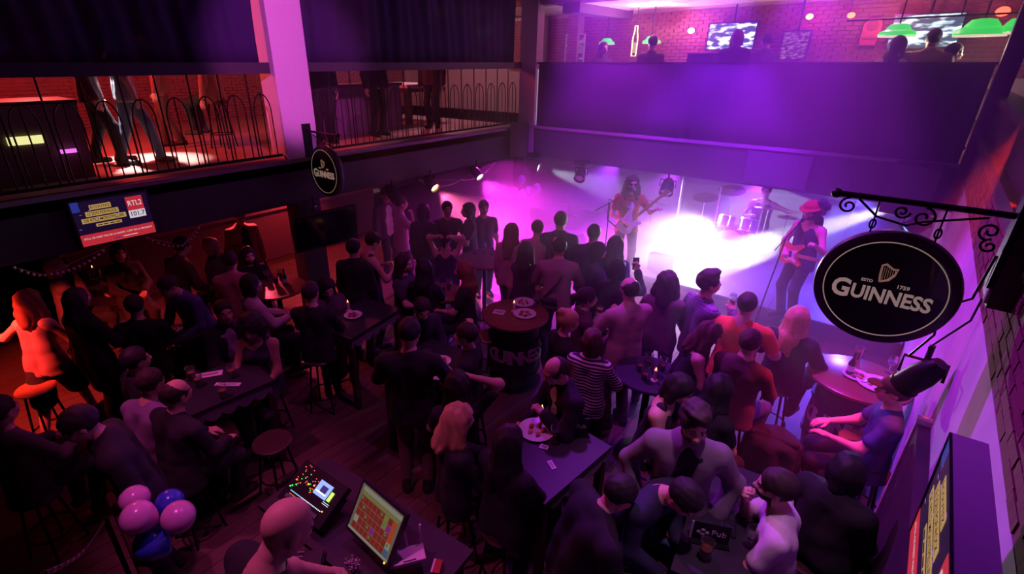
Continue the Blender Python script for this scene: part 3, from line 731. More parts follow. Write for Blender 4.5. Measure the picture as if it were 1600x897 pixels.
    if hair:
        Mh = Matrix(((Rh * sc).tolist())).to_4x4(); Mh.translation = Vector(hc * sc)
        mesh_obj('hair', hair_mesh(hair[0], lod, hair[1]), e, M=Mh)
    e['_hc'] = [float(x) for x in hc * sc]
    info = dict(e=e, hands=[wr * sc for s, wr, f, g in hands], fwd=[f for s, wr, f, g in hands], hc=hc * sc, Rh=Rh, sc=sc, T=T, Rt=Rt, root=root, rz=rz, seat=(sit, P0 * sc))
    del e['_hc']
    return info
def world(info, p):
    """a point of the figure's own frame in the room"""
    c, s = math.cos(info['rz']), math.sin(info['rz']); r = info['root']
    return (r[0] + c * p[0] - s * p[1], r[1] + s * p[0] + c * p[1], r[2] + p[2])
# ------------------------------------------------------------------ furniture and props (modelled in metres, scaled by U)
def thing(name, loc, label, cat, rz=0, group=None, rot=None, s=U):
    o = empty(name, loc, rz, None, label, cat, group, rot); o.scale = (s, s, s); return o
_c = {}
def cached(key, fn):
    if key not in _c: _c[key] = fn()
    return _c[key]
def bar_stool(x, y, h, label, rz=0, wood=None, z=0):
    t = thing('bar_stool', (x, y, z), label, 'stool', rz, 'bar stools'); wd = wood or DARKWOOD
    me = cached(('seat', wd.name), lambda: MB().lathe([(.0, -.03), (.15, -.03), (.175, -.012), (.178, 0), (.165, .012), (.10, .006), (0, .004)], 28).mesh('seat', wd, True))
    mesh_obj('seat', me, t, (0, 0, h))
    for i in range(4):
        a = PI / 4 + i * PI / 2; c, s = math.cos(a), math.sin(a)
        mesh_obj('leg', cached(('leg', h, i), lambda: MB().cyl((c * .11, s * .11, h - .03), (c * .20, s * .20, 0), .013, .011, 8).mesh('leg', BLACKMETAL)), t)
    rr = .11 + .09 * (h - .03 - .22) / (h - .03)
    mesh_obj('foot_ring', cached(('ring', h), lambda: MB().tube([(rr * math.cos(a), rr * math.sin(a), .22) for a in np.linspace(0, 2 * PI, 25)[:-1]], .009, 6, True).mesh('foot_ring', BLACKMETAL)), t)
    return t
def barrel_table(x, y, h, label, r=.34, top=DARKWOOD, rz=0, word=True, lit=None):
    t = thing('barrel_table', (x, y, 0), label, 'table', rz, 'barrel tables')
    MB().lathe([(.25, 0), (.30, .16), (.325, h * .45), (.30, h - .2), (.26, h - .05)], 30).build('barrel', mat('barrel_black', (.018, .015, .018), .5, var=.2), t, smooth=True)
    for z, rr in ((.08, .283), (.30, .323), (h * .72, .318), (h - .12, .287)):
        MB().lathe([(rr, z - .018), (rr + .012, z - .018), (rr + .012, z + .018), (rr, z + .018)], 30).build('hoop', BLACKMETAL, t)
    MB().lathe([(0, h - .045), (r, h - .045), (r + .012, h - .03), (r + .012, h - .008), (r, h), (0, h)], 40).build('table_top', top, t, smooth=True)
    if word:
        w_ = 'GUINNESS'; me = None
        for k, ch in enumerate(w_):
            a = (k - 3.5) * .30
            M = basis((math.cos(a), math.sin(a), 0), (0, 0, 1), (.334 * math.sin(a), -.334 * math.cos(a), h * .55))
            mesh_obj('letter', text_mesh(ch, .24, mat('barrel_letter', (.34, .28, .26), .6), .004, .008), t, M=M)
    return t
def rect_table(x, y, L, W, h, label, rz=0, top=None, apron=None):
    t = thing('bar_table', (x, y, 0), label, 'table', rz, 'rectangular pub tables')
    MB().bb((-L / 2, -W / 2, h - .035), (L / 2, W / 2, h)).build('table_top', top or TABLEBLACK, t)
    ap = apron or mat('apron_lattice', (.20, .17, .20), .7, var=.2)
    for s in (-1, 1):   # scalloped skirts
        for LL, fn in ((L, lambda u, z, s=s: (u, s * (W / 2 - .03), z)), (W, lambda u, z, s=s: (s * (L / 2 - .03), u, z))):
            n = max(int(LL / .14), 3); vs = []; fs = []; k = 0
            us = np.linspace(-LL / 2 + .03, LL / 2 - .03, n * 6 + 1)
            for u in us:
                ph = ((u + LL / 2) / (LL / n)) % 1; d = .06 + .07 * abs(math.cos(PI * ph)) ** .6
                vs += [fn(u, h - .036), fn(u, h - .036 - d)]
            fs = [(2 * i, 2 * i + 2, 2 * i + 3, 2 * i + 1) for i in range(len(us) - 1)]
            o = MB().add(vs, fs).build('apron', ap, t); o.modifiers.new('thickness', 'SOLIDIFY').thickness = .015
    for sx in (-1, 1):
        for sy in (-1, 1): MB().bb((sx * (L / 2 - .05) - .03, sy * (W / 2 - .05) - .03, 0), (sx * (L / 2 - .05) + .03, sy * (W / 2 - .05) + .03, h - .035)).build('leg', DARKWOOD, t)
    return t
def round_table(x, y, h, r, label, top=DARKWOOD):
    t = thing('round_table', (x, y, 0), label, 'table', 0, 'round pub tables')
    MB().lathe([(0, h - .03), (r, h - .03), (r + .008, h - .015), (r, h), (0, h)], 36).build('table_top', top, t, smooth=True)
    MB().lathe([(.22, 0), (.22, .02), (.05, .05), (.035, .1), (.035, h - .08), (.10, h - .03)], 20).build('pedestal', BLACKMETAL, t, smooth=True)
    return t
def pint(x, y, z, label, beer=(.25, .09, .02), fill=.6, fg=GLASS):
    t = thing('beer_glass', (x, y, z), label, 'glass', 0, 'drinking glasses')
    mesh_obj('glass', cached('pint', lambda: MB().lathe([(0, 0), (.028, 0), (.030, .01), (.042, .145), (.039, .145), (.027, .012), (0, .010)], 16).mesh('glass', GLASS, True)), t)
    mesh_obj('beer', cached(('beer', beer, fill), lambda: MB().lathe([(0, .012), (.0265, .013), (.0265 + .011 * fill, .012 + .13 * fill), (0, .012 + .13 * fill)], 16).mesh('beer', mat('beer_%.2f' % beer[0], beer, .2, var=0), True)), t)
    return t
def wine_glass(x, y, z, label):
    t = thing('wine_glass', (x, y, z), label, 'glass', 0, 'drinking glasses')
    mesh_obj('bowl', cached('bowl', lambda: MB().lathe([(0, .085), (.02, .088), (.036, .115), (.038, .145), (.032, .185), (.030, .185), (.035, .145), (.034, .117), (0, .09)], 18).mesh('bowl', GLASS, True)), t)
    mesh_obj('foot', cached('stem', lambda: MB().lathe([(0, 0), (.034, 0), (.034, .003), (.006, .010), (.004, .086), (0, .087)], 18).mesh('foot', GLASS, True)), t)
    return t
def bottle(x, y, z, label, c=(.03, .05, .02), h=.24):
    t = thing('bottle', (x, y, z), label, 'bottle', 0, 'bottles')
    mesh_obj('glass', cached(('bot', c, h), lambda: MB().lathe([(0, 0), (.032, 0), (.032, h * .58), (.013, h * .76), (.013, h), (0, h)], 14).mesh('glass', mat('bottle_%.2f_%.2f' % (c[0], c[1]), c, .15, var=0, coat=.5), True)), t)
    mesh_obj('paper_label', cached(('botl', h), lambda: MB().lathe([(.0325, h * .2), (.0328, h * .2), (.0328, h * .45), (.0325, h * .45)], 14).mesh('paper_label', PAPER)), t)
    return t
def plate(x, y, z, label, r=.14, food=True):
    t = thing('plate', (x, y, z), label, 'plate', rng.uniform(0, 6), 'plates on tables')
    mesh_obj('dish', cached(('dish', r), lambda: MB().lathe([(0, .004), (r * .6, .004), (r, .018), (r, .022), (r * .62, .010), (0, .010)], 28).mesh('dish', CHINA, True)), t)
    if food:
        FD = [mat('food_%d' % i, c, .6, var=.3) for i, c in enumerate(((.45, .20, .05), (.32, .08, .03), (.50, .36, .16)))]
        for i in range(5):
            a = i * 1.26; MB().ball((r * .38 * math.cos(a), r * .38 * math.sin(a), .022), (.03, .02, .014), 8, 5).build('food', FD[i % 3], t, smooth=True)
    return t
def candle(x, y, z, label):
    t = thing('candle', (x, y, z), label, 'candle', 0, 'candles')
    MB().lathe([(0, 0), (.035, 0), (.035, .01), (.016, .02), (.016, .12), (0, .12)], 14).build('wax', mat('wax', (.75, .60, .48), .5, var=.05), t, smooth=True)
    MB().lathe([(0, .122), (.006, .130), (.004, .145), (0, .155)], 8).build('flame', emission('flame', (1, .45, .12), 6), t, smooth=True)
    return t
def menu_stand(x, y, z, rz, label):
    t = thing('menu_stand', (x, y, z), label, 'menu', rz, 'table menus')
    MB().box((0, 0, .006), (.24, .09, .012)).build('base', BLACKMETAL, t)
    MB().box((0, 0, .085), (.23, .012, .15)).build('card', mat('menu_black', (.02, .02, .022), .5), t)
    MB().box((-.112, -.008, .085), (.012, .006, .15)).build('edge_strip', PAPER, t)
    mesh_obj('lettering', text_mesh('Pub', .06, PAPER, .001), t, M=basis((1, 0, 0), (0, 0, 1), (.05, -.0075, .085)))
    for dx, dz in ((-.045, .095), (-.07, .075), (-.045, .060), (-.02, .078)):
        MB().ball((dx, -.008, dz), (.014, .003, .014), 8, 5).build('clover_leaf', PAPER, t)
    return t
def flat_card(x, y, z, rz, label, w=.10, l=.2, name='menu_card', m=None, cat='card', tilt=0):
    t = thing(name, (x, y, z), label, cat, 0, None, rot=(tilt, 0, rz))
    MB().box((0, 0, .004), (l, w, .004)).build('sheet', m or PAPER, t); MB().box((0, 0, .0065), (l * .7, w * .4, .001)).build('print', mat('grey_print', (.35, .33, .34), .8), t)
    return t
def phone(p, rz, label, lit=None, tilt=0):
    t = thing('phone', p, label, 'phone', 0, None, rot=(tilt, 0, rz))
    MB().box((0, 0, .004), (.075, .15, .008)).build('body', BLACKMETAL, t)
    MB().box((0, 0, .0085), (.066, .135, .001)).build('screen', lit or mat('dead_screen', (.03, .03, .04), .1, var=0), t); return t

# ------------------------------------------------------------------ lamps hung on the galleries
def par_can(loc, target, label, lens=None, r=.10, moving=False, drop=.25):
    d = Vector(target) - Vector(loc)
    t = thing('stage_lamp', loc, label, 'lamp', 0, 'stage lamps')
    Mq = d.to_track_quat('Z', 'Y').to_matrix().to_4x4()
    MB().lathe([(0, -.17), (r * .55, -.17), (r * .8, -.12), (r, -.02), (r, .12), (r * 1.08, .12), (r * 1.08, .14), (r * .94, .14), (r * .92, .02), (0, .01)], 20).build('can', BLACKMETAL, t, M=Mq, smooth=True)
    MB().lathe([(0, .11), (r * .6, .12), (r * .9, .10), (0, .085)], 20).build('lens', lens or mat('lens_glass', (.3, .3, .36), .1, var=0), t, M=Mq, smooth=True)
    MB().tube([(-r - .03, 0, 0), (-r - .03, 0, .13), (r + .03, 0, .13), (r + .03, 0, 0)], .011, 6).build('yoke', BLACKMETAL, t)
    MB().cyl((0, 0, .13), (0, 0, drop), .018).build('clamp', BLACKMETAL, t)
    if moving: MB().box((0, 0, .24), (.26, .20, .09)).build('motor_base', BLACKMETAL, t)
    return t
HOT = emission('hot_lens', (1, .35, .10), 14); PINKL = emission('pink_lens', (1, .35, .75), 9); WHITEL = emission('white_lens', (.85, .9, 1), 14); REDL = emission('red_lens', (1, .06, .03), 6)
par_can((-7.72, 6.35, 2.10), (-6.6, 6.6, 1.2), 'black floodlight nearest the round sign on the left fascia', None, .10)
par_can((-7.75, 7.45, 2.12), (-6.5, 7.35, 1.45), 'can lamp glowing orange on the left fascia', HOT, .09)
par_can((-7.75, 8.95, 2.12), (-6.5, 8.75, 1.35), 'can lamp with pink glow close to the gallery corner', PINKL, .09)
par_can((-7.55, 10.98, 2.02), (-3.0, 12.6, 0.9), 'moving head with white beam beside the corner post', WHITEL, .11, True)
par_can((-6.1, 10.95, 2.0), (-5.6, 9.0, 0.6), 'dark moving head on the far fascia above the raised arms', None, .11, True)
par_can((-4.0, 11.10, 1.97), (-3.6, 9.4, 0.3), 'large black can lamp in its yoke beside the singer', None, .12)
par_can((.33, 10.8, 2.02), (-1.2, 10.0, .6), 'moving head with blue reflections behind the near round sign', emission('blue_lens', (.12, .25, 1), 3), .12, True)
par_can((.52, 5.02, 2.12), (-.4, 5.4, .3), 'black spotlight clamped to the plaster wall above the barrel with plates', None, .09)
MB().tube([(.68, 5.0, 3.2), (.66, 5.0, 2.7), (.5, 5.0, 2.4), (.52, 5.02, 2.3)], .008, 6).build('lamp_cable', BLACKMETAL)
setp(bpy.data.objects['lamp_cable'], 'black cable looping down the plaster wall to the clamped spotlight', 'cable')
for x in (-6.3, -4.6, -2.6, -.6): par_can((x, 13.42, 2.12), (x * .9, 7.0, .6), {-6.3: 'rear stage can behind the balloon post', -4.6: 'rear stage can behind the singer', -2.6: 'rear stage can above the drums', -.6: 'rear stage can behind the bass player'}[x], emission('violet_lens', (.5, .15, 1), 5), .09, drop=.575)
# speakers
def speaker(loc, d, rz, label):
    t = thing('loudspeaker', loc, label, 'speaker', rz, 'hung loudspeakers', s=1)
    MB().box((0, 0, 0), d).build('cabinet', mat('speaker_black', (.03, .025, .035), .6, var=.2), t)
    MB().box((0, -d[1] / 2 - .006, 0), (d[0] * .9, .012, d[2] * .92)).build('grille', mat('grille', (.05, .045, .06), .5, .3), t)
    MB().tube([(0, d[1] / 2, d[2] * .3), (0, d[1] / 2 + .12, d[2] * .3)], .02).build('bracket', BLACKMETAL, t); return t
speaker((-7.7, 10.55, 2.72), (.42, .38, .80), R(30), 'black loudspeaker hung at the corner of the two galleries')
speaker((.12, 10.68, 2.62), (.62, .42, .80), R(-10), 'large dark loudspeaker hung on the far fascia beside the right wall')
sc_ = thing('rolled_screen', (-1.95, 10.98, 2.62), 'faint flat frame hung on the far fascia above the drums', 'frame', s=1)
MB().box((0, 0, 0), (1.1, .04, .62)).build('panel', mat('frame_panel', (.06, .05, .075), .6), sc_)
for s in (-1, 1): MB().box((s * .55, -.01, 0), (.03, .06, .66)).build('frame_edge', FASCIA, sc_)

# ------------------------------------------------------------------ round hanging pub signs
def fit_text(parent, name, s, width, m, M, extrude=.003, bold=.006, height=None):
    me = text_mesh(s, 1.0, m, extrude * 5, bold * 5)
    xs = [v.co.x for v in me.vertices]; ys = [v.co.y for v in me.vertices]; k = width / (max(xs) - min(xs))
    ky = k if height is None else height / (max(ys) - min(ys))
    return mesh_obj(name, me, parent, M=M @ Matrix.Diagonal((k, ky, k, 1)))
def pub_sign(loc, r, label, post_x, flip=1, arm=.55, vine=True):
    t = thing('pub_sign', loc, label, 'sign', s=1)
    BK = mat('sign_black', (.008, .007, .010), .3, var=0, coat=.4)
    RIM = mat('sign_rim', (.035, .028, .04), .35, var=.1)
    ang = lambda a, q: (q * math.cos(a), 0, q * math.sin(a))
    Mx = Matrix.Rotation(PI / 2, 4, 'X')
    MB().lathe([(0, -.055), (r * .9, -.055), (r * .98, -.045), (r, -.02), (r, .02), (r * .98, .045), (r * .9, .055), (0, .055)], 64, M=Mx).build('disc', RIM, t, smooth=True)
    for s in (1, -1):
        MB().lathe([(0, .056 * s), (r * .86, .056 * s), (r * .86, .060 * s), (0, .060 * s)], 64, M=Mx).build('face', BK, t)
        MB().tube([(r * .83 * math.cos(a), -.061 * s, r * .83 * math.sin(a)) for a in np.linspace(0, 2 * PI, 65)[:-1]], r * .010, 6, True).build('gold_ring', CREAM, t)
    f = -.0625
    B = lambda x, z: basis((1, 0, 0), (0, 0, 1), (x, f, z))
    fit_text(t, 'lettering', 'G', r * .26, CREAM, B(-r * .56, -r * .11), height=r * .34)
    fit_text(t, 'lettering', 'UINNESS', r * 1.08, CREAM, B(r * .13, -r * .12), height=r * .26)
    fit_text(t, 'lettering', 'ESTD', r * .16, CREAM, B(-r * .24, r * .115)); fit_text(t, 'lettering', '1759', r * .16, CREAM, B(r * .25, r * .105))
    hp = empty('harp', (0, f, r * .27), parent=t)
    q = r * .9
    MB().tube([(-.115 * q, 0, .17 * q), (-.06 * q, 0, .20 * q), (.0, 0, .16 * q), (.06 * q, 0, .125 * q), (.135 * q, 0, .14 * q)], [.016 * q, .024 * q, .020 * q, .018 * q, .012 * q], 6).build('neck', GOLD, hp)
    MB().tube([(-.115 * q, 0, .17 * q), (-.105 * q, 0, .0), (-.085 * q, 0, -.15 * q)], [.016 * q, .022 * q, .018 * q], 6).build('pillar', GOLD, hp)
    MB().tube([(.12 * q, 0, .13 * q), (.10 * q, 0, .02 * q), (.03 * q, 0, -.09 * q), (-.085 * q, 0, -.15 * q)], [.012 * q, .022 * q, .026 * q, .016 * q], 6).build('soundboard', GOLD, hp)
    for i in range(6):
        x = (-.07 + .032 * i) * q; MB().tube([(x, 0, .15 * q - i * .006 * q), (x + .01 * q, 0, (-.11 + .028 * i) * q)], .0035 * q, 4).build('string', GOLD, hp)
    # bracket: bar, scrolls, chain links
    top = r + .19; px = post_x - loc[0]; e = -px / abs(px)
    MB().tube([(px, 0, top), (px + e * abs(px) * .2, 0, top), (e * (r * 1.0), 0, top)], .020, 8).build('bracket_bar', BLACKMETAL, t)
    MB().ball((e * (r * 1.03), 0, top), .034, 10, 6).build('finial', BLACKMETAL, t, smooth=True)
    def scroll(cx, cz, q, turns, a0, sgn):
        return [(cx + sgn * q * (1 - .8 * u) * math.cos(a0 + turns * 2 * PI * u), 0, cz + q * (1 - .8 * u) * math.sin(a0 + turns * 2 * PI * u)) for u in np.linspace(0, 1, 28)]
    ew = .008
    for cx, cz, q_, tn, a0, sg in ((e * r * .82, top - .075, .055, 1.4, PI / 2, -e), (e * r * .10, top - .065, .045, 1.4, PI, e), (-e * r * .18, top - .085, .065, 1.3, PI / 2, e), (px + e * .09, top - .11, .055, 1.3, -PI / 2, e), (px + e * .07, top - .20, .045, 1.3, PI / 2, -e)):
        MB().tube(scroll(cx, cz, q_, tn, a0, sg), ew, 6).build('scroll', BLACKMETAL, t)
    MB().tube([(e * r * .70, 0, top - .02), (e * r * .40, 0, top - .12), (0, 0, top - .15), (-e * r * .2, 0, top - .11), (px + e * .12, 0, top - .03)], ew, 6).build('scroll', BLACKMETAL, t)
    for cx in (-.42 * r, .42 * r):
        z0 = math.sqrt(r * r - cx * cx) * .96
        MB().tube([(cx, 0, z0), (cx, 0, top)], .006, 6).build('hanger', BLACKMETAL, t)
        MB().tube([(cx + .016 * math.cos(a), .0, z0 + .07 + .032 * math.sin(a)) for a in np.linspace(0, 2 * PI, 13)[:-1]], .006, 6, True).build('chain_link', BLACKMETAL, t)
    MB().box((px - e * .012, 0, top - .16), (.05, .16, .55)).build('wall_plate', BLACKMETAL, t)
    if vine:
        MB().tube([(px + e * .02, 0, top - .25), (px + e * .04, 0, .05), (px + e * .16, 0, -.05), (px + e * .14, 0, -.25), (px + e * .22, 0, -.45)], .008, 6).build('iron_stem', BLACKMETAL, t)
        MB().tube(scroll(px + e * .19, .06, .06, 1.3, 0, e), ew, 6).build('scroll', BLACKMETAL, t)
    return t
pub_sign((.075, 4.21, 3.08), .405, 'large round black stout sign hanging from iron scrollwork near the plaster wall', .56)
pub_sign((-7.50, 4.79, 2.82), .43, 'small-looking round black stout sign hung from the magenta pillar', -7.97, vine=False)
struct('trim_12', MB().bb((.58, 4.12, 3.12), (1.2, 4.5, 4.4)), DARKWOOD, 'dark timber board carrying the near sign bracket')
struct('trim_13', MB().bb((.565, 4.14, 3.14), (.582, 4.24, 3.80)), PLASTER, 'pale strip painted in for the lit board edge behind the near bracket')  # light on the dark board's edge, put in as a pale strip

# ------------------------------------------------------------------ television screens
SCR = {k: emission('screen_' + k, c, p) for k, c, p in (('navy', (.05, .02, .14), .14), ('gold', (.90, .55, .16), .45), ('red', (.85, .04, .06), .55), ('white', (.85, .75, .85), .7), ('ink', (.02, .01, .02), .02), ('flare', (.55, .25, .9), .5), ('blue', (.06, .10, .75), .3))}
def tv(name, M, w_, h_, label, content='ad', bz=.026, depth_=.05, case=None):
    t = empty(name, label=label, cat='television', group='televisions'); t.matrix_world = M
    MB().box((0, 0, -depth_ / 2), (w_ + bz * 2, h_ + bz * 2, depth_)).build('casing', case or mat('tv_black', (.02, .016, .024), .35, var=.1), t)
    for s in (-1, 1):
        MB().box((s * (w_ / 2 + bz / 2), 0, .004), (bz, h_ + bz * 2, .010)).build('bezel', MATS['tv_black'], t); MB().box((0, s * (h_ / 2 + bz / 2), .004), (w_, bz, .010)).build('bezel', MATS['tv_black'], t)
    if content is None:
        MB().box((0, 0, .001), (w_, h_, .002)).build('screen', mat('screen_off', (.006, .005, .010), .12, var=0), t); return t
    sc = MB().box((0, 0, .001), (w_, h_, .002)).build('screen', SCR['navy'], t)
    X = lambda u: (u - .5) * w_; Y = lambda v: (.5 - v) * h_
    def rect(n, u0, v0, u1, v1, m, z=.003): return MB().box((X((u0 + u1) / 2), Y((v0 + v1) / 2), z), (abs(u1 - u0) * w_, abs(v1 - v0) * h_, .0012)).build(n, SCR[m], sc)
    def txt(s, u, v, wd, m, hh=None): return fit_text(sc, 'lettering', s, wd * w_, SCR[m], Matrix.Translation((X(u), Y(v), .0048)), .0001, .002, None if hh is None else hh * h_)
    rect('red_band', 0, .74, 1, 1, 'red')
    rng2 = np.random.default_rng(3)
    for i in range(14):
        u, v = rng2.uniform(.02, .62), rng2.uniform(.03, .62); rect('light_fleck', u, v, u + .03, v + .012, 'flare', .0022)
    rect('blue_glow', .0, .0, .10, .22, 'blue', .0024)
    for s, v, u0, u1 in (('ÉCOUTEZ', .16, .22, .50), ('LE SON POP-ROCK', .30, .15, .58), ('DE RTL2 MONTPELLIER', .44, .08, .66), (None, .57, .24, .58)):
        d = .055 if v < .5 else .035
        rect('caption_plate', u0, v - d, u1, v + d, 'gold')
        if s is None:
            for q_ in range(4): rect('print_dash', u0 + .02 + q_ * .08, v - .010, u0 + .08 + q_ * .08, v + .012, 'ink', .0048)
            continue
        txt(s, (u0 + u1) / 2, v, (u1 - u0) * .90, 'ink', d * 1.2)
    rect('logo_square', .70, .06, .93, .38, 'red'); txt('RTL2', .815, .22, .19, 'white', .12)
    rect('frequency_plate', .70, .38, .93, .56, 'white'); txt('101.7', .815, .47, .19, 'ink', .11)
    txt("RTL2, CE N'EST PAS DE LA RADIO, C'EST DE LA MUSIQUE", .5, .84, .92, 'white', .045); rect('print_dash', .42, .92, .50, .945, 'blue', .0048); rect('print_dash', .54, .925, .74, .94, 'white', .0048); return t
tv('television', basis((0, 1, 0), (0, 0, 1), (-7.93, 1.75, 2.59)), .86, .58, 'advert television with red band on the left fascia below the railing')
tv('television', basis((.12, 1, 0), (.05, 0, 1), (-7.42, 4.60, 1.87)), 1.12, .58, 'large switched-off television on the dark column below the round sign', None)
MB().bb((-8.05, 4.55, 1.82), (-7.45, 4.7, 1.92)).build('tv_bracket', BLACKMETAL, None)
setp(bpy.data.objects['tv_bracket'], 'black wall arm carrying the switched-off television', 'bracket')
tv('television', basis((0, -1, 0), (-.04, 0, 1), (.435, 2.02, 2.82)), .98, .55, 'bright advert television on the near plaster wall seen edge-on', 'ad', bz=.006, depth_=.11, case=mat('tv_grey', (.42, .36, .42), .5, var=.05))
MB().bb((.55, 2.1, 2.70), (.70, 2.2, 2.76)).build('tv_bracket', BLACKMETAL, None)
setp(bpy.data.objects['tv_bracket.001'], 'black wall arm behind the near advert television', 'bracket')
# ------------------------------------------------------------------ the crowd
BK, NV, DB, GY, BE = (.014, .013, .017), (.022, .024, .055), (.055, .028, .022), (.17, .16, .19), (.44, .31, .25)
WH, JE, KH, CH, PK = (.66, .63, .63), (.05, .07, .14), (.17, .11, .085), (.04, .036, .045), (.48, .26, .24)
STRIPE = pattern_mat('striped_jersey', 'stripe', (.03, .028, .04), (.72, .66, .64), 8.5)
CHECK = pattern_mat('check_shirt', 'check', (.05, .045, .10), (.22, .17, .26), 9.0)
P_ = {}
def guest(key, px, py, label, sit=None, stool=None, wood=None, far=None, **k):
    if far:
        q = aty(px, py, far); k['pos'] = (q[0], q[1])
        if sit: sit = max((q[2] - k['floor']) / U - .785, .45)
    i = person(px, py, label, sit=sit, **k); P_[key] = i
    if sit and stool:
        x, y, z = world(i, (0, 0.0, 0)); bar_stool(x, y, sit - .015, stool, i['rz'], wood, z=i['root'][2])
    return i
SG = 0.30   # stage height
# --- the band
guest('singer', 988, 287, 'person in red t-shirt with pale print playing guitar at the microphone', face=168, H=1.80, floor=SG, hair=('wavy', 'dark'), arms=('neckL', 'strum'), top=('tee', (.30, .02, .035)), legs=('trousers', NV), head=(4, 0, 0), beard=1, stance=.13)
guest('bassist', 1268, 330, 'person in red hat and dark waistcoat playing a red bass guitar', face=-140, H=1.80, floor=SG, hair=('long', 'black'), arms=('neckL', 'strum'), top=('tank', (.03, .035, .07)), legs=('trousers', NV), head=(14, -10, 0), beard=1)
guest('drummer', 1178, 322, 'person in dark vest seated behind the drums with a raised arm', sit=.50, stool='small drum stool behind the drum shield', face=185, floor=SG, hair=('short', 'dark'), arms=('out', 'hold'), top=('tank', BK), legs=('trousers', BK), pos=(-2.35, 12.75))
# --- standing in front of the stage
guest('a1', 800, 362, 'person in pink-lit top with long loose hair at the dancers\' left end', face=25, fem=1, hair=('long', 'red'), top=('sweater', PK), legs=('trousers', JE))
guest('a2', 822, 392, 'person in dark dress standing left of the one with the crossbody bag', face=10, fem=1, H=1.66, hair=('long', 'dark'), top=('dress', (.05, .03, .05)), legs=('skirt', BK))
guest('a3', 840, 357, 'person in pale top facing the stage behind the crossbody bag', face=15, H=1.70, hair=('short', 'brown'), top=('tee', BE), arms=('down', 'hold'))
guest('a4', 876, 345, 'tall person in dark jacket with back turned beside the balloons\' post', face=5, H=1.85, hair=('short', 'dark'), top=('jacket', (.06, .04, .07)), legs=('trousers', BK))
guest('a5', 874, 386, 'person in beige jumper with crossbody bag strap seen from behind', face=0, H=1.80, hair=('short', 'dark'), top=('sweater', (.36, .25, .24)), legs=('trousers', JE), arms=('hold', 'hold'))
guest('a7', 928, 365, 'person in dark hooded top nearest the singer\'s microphone stand', face=10, H=1.78, hair=('short', 'dark'), top=('jacket', (.05, .035, .08)), legs=('trousers', BK), arms=('cross', 'cross'))
guest('a8', 935, 393, 'person in dark shirt turning right below the microphone stand', face=60, fem=1, hair=('bob', 'dark'), top=('tee', (.05, .04, .09)), legs=('trousers', BK))
guest('a9', 962, 383, 'person with long loose hair and blue-lit top facing the singer', face=15, fem=1, hair=('long', 'dark'), top=('tee', (.05, .05, .13)), legs=('trousers', JE))
guest('a10', 965, 421, 'person in black top holding a phone up towards the stage', face=20, fem=1, hair=('bob', 'black'), top=('sweater', BK), legs=('trousers', BK), arms=('down', 'phone'))
guest('a11', 983, 452, 'person in pale pink shirt holding a beer and pointing left', face=-35, H=1.80, hair=('thin', 'dark'), beard=1, top=('shirt', (.46, .30, .27)), legs=('trousers', DB), arms=('hold', 'feed'), bulk=1.06)
guest('a12', 918, 466, 'person in plum shirt and ponytail looking right', face=75, fem=1, H=1.62, hair=('pony', 'dark'), top=('polo', (.09, .03, .055)), legs=('trousers', BK), arms=('hold', 'hold'))
guest('a13', 1043, 440, 'person in mauve jumper and black jeans facing the white smoke', face=8, fem=1, H=1.72, hair=('wavy', 'dark'), top=('sweater', (.17, .09, .13)), legs=('trousers', (.012, .012, .022)), arms=('hold', 'hold'), stance=.14)
guest('a14', 1108, 443, 'person in checked shirt drinking from a stemmed glass', face=55, H=1.82, hair=('quiff', 'dark'), top=('shirt', NV), topmat=CHECK, legs=('trousers', BK), arms=('pocket', 'drink'), head=(-6, 10, 0))
guest('a15', 1167, 476, 'broad person in orange shirt with back turned to us', face=8, H=1.74, bulk=1.22, hair=('short', 'dark'), top=('tee', (.72, .13, .04)), legs=('trousers', BK), arms=('down', 'hold'))
guest('a16', 1247, 497, 'person in black cardigan seated apart near the floodlit floor', sit=.68, stool='bar stool under the person in black cardigan', face=12, fem=1, hair=('long', 'blond'), top=('coat', BK), legs=('trousers', BK), arms=('hold', 'hold'), bulk=1.12)
guest('a17', 1110, 522, 'person in black vest top bending right over a friend', face=70, fem=1, hair=('wavy', 'brown'), top=('tank', BK), legs=('trousers', BK), lean=18, arms=('lean', 'table'), head=(10, 0, 0), H=1.62)
guest('a18', 1172, 535, 'person in brown knitted vest seated with back to us', sit=.76, stool='bar stool under the brown knitted vest', face=18, hair=('short', 'brown'), top=('sweater', (.10, .045, .045)), legs=('trousers', JE), arms=('table', 'table'))
guest('a19', 888, 503, 'person in black blouse with hair in a bun behind the stripes', face=65, fem=1, hair=('bun', 'blond'), top=('sweater', BK), legs=('trousers', BK), head=(10, 0, 0), sit=.72, stool='bar stool behind the striped top')
guest('a20', 926, 532, 'person in dark and white striped top seen from behind', face=15, fem=1, H=1.60, hair=('bob', 'brown'), top=('sweater', WH), topmat=STRIPE, legs=('trousers', BK), arms=('lap', 'hold'))
guest('a21', 868, 580, 'person in black suit and open white collar seated at the plate', sit=.72, stool='bar stool under the black suit', face=-120, hair=('thin', 'dark'), top=('jacket', (.016, .014, .022), (.55, .5, .55)), legs=('trousers', BK), arms=('feed', 'table'), lean=8, head=(18, 0, 0))
guest('a22', 1062, 608, 'person in strappy black top at the round table of glasses', sit=.66, stool='bar stool under the strappy black top', face=100, fem=1, hair=('bob', 'black'), top=('tank', BK), legs=('trousers', BK), arms=('table', 'table'), lean=12, head=(16, 0, 0))
guest('a24', 1125, 607, 'person in black seated under the bending friend', sit=.62, stool='bar stool under the person being leaned over', face=30, fem=1, hair=('long', 'black'), top=('tee', BK), legs=('trousers', BK), arms=('table', 'table'), lean=14)
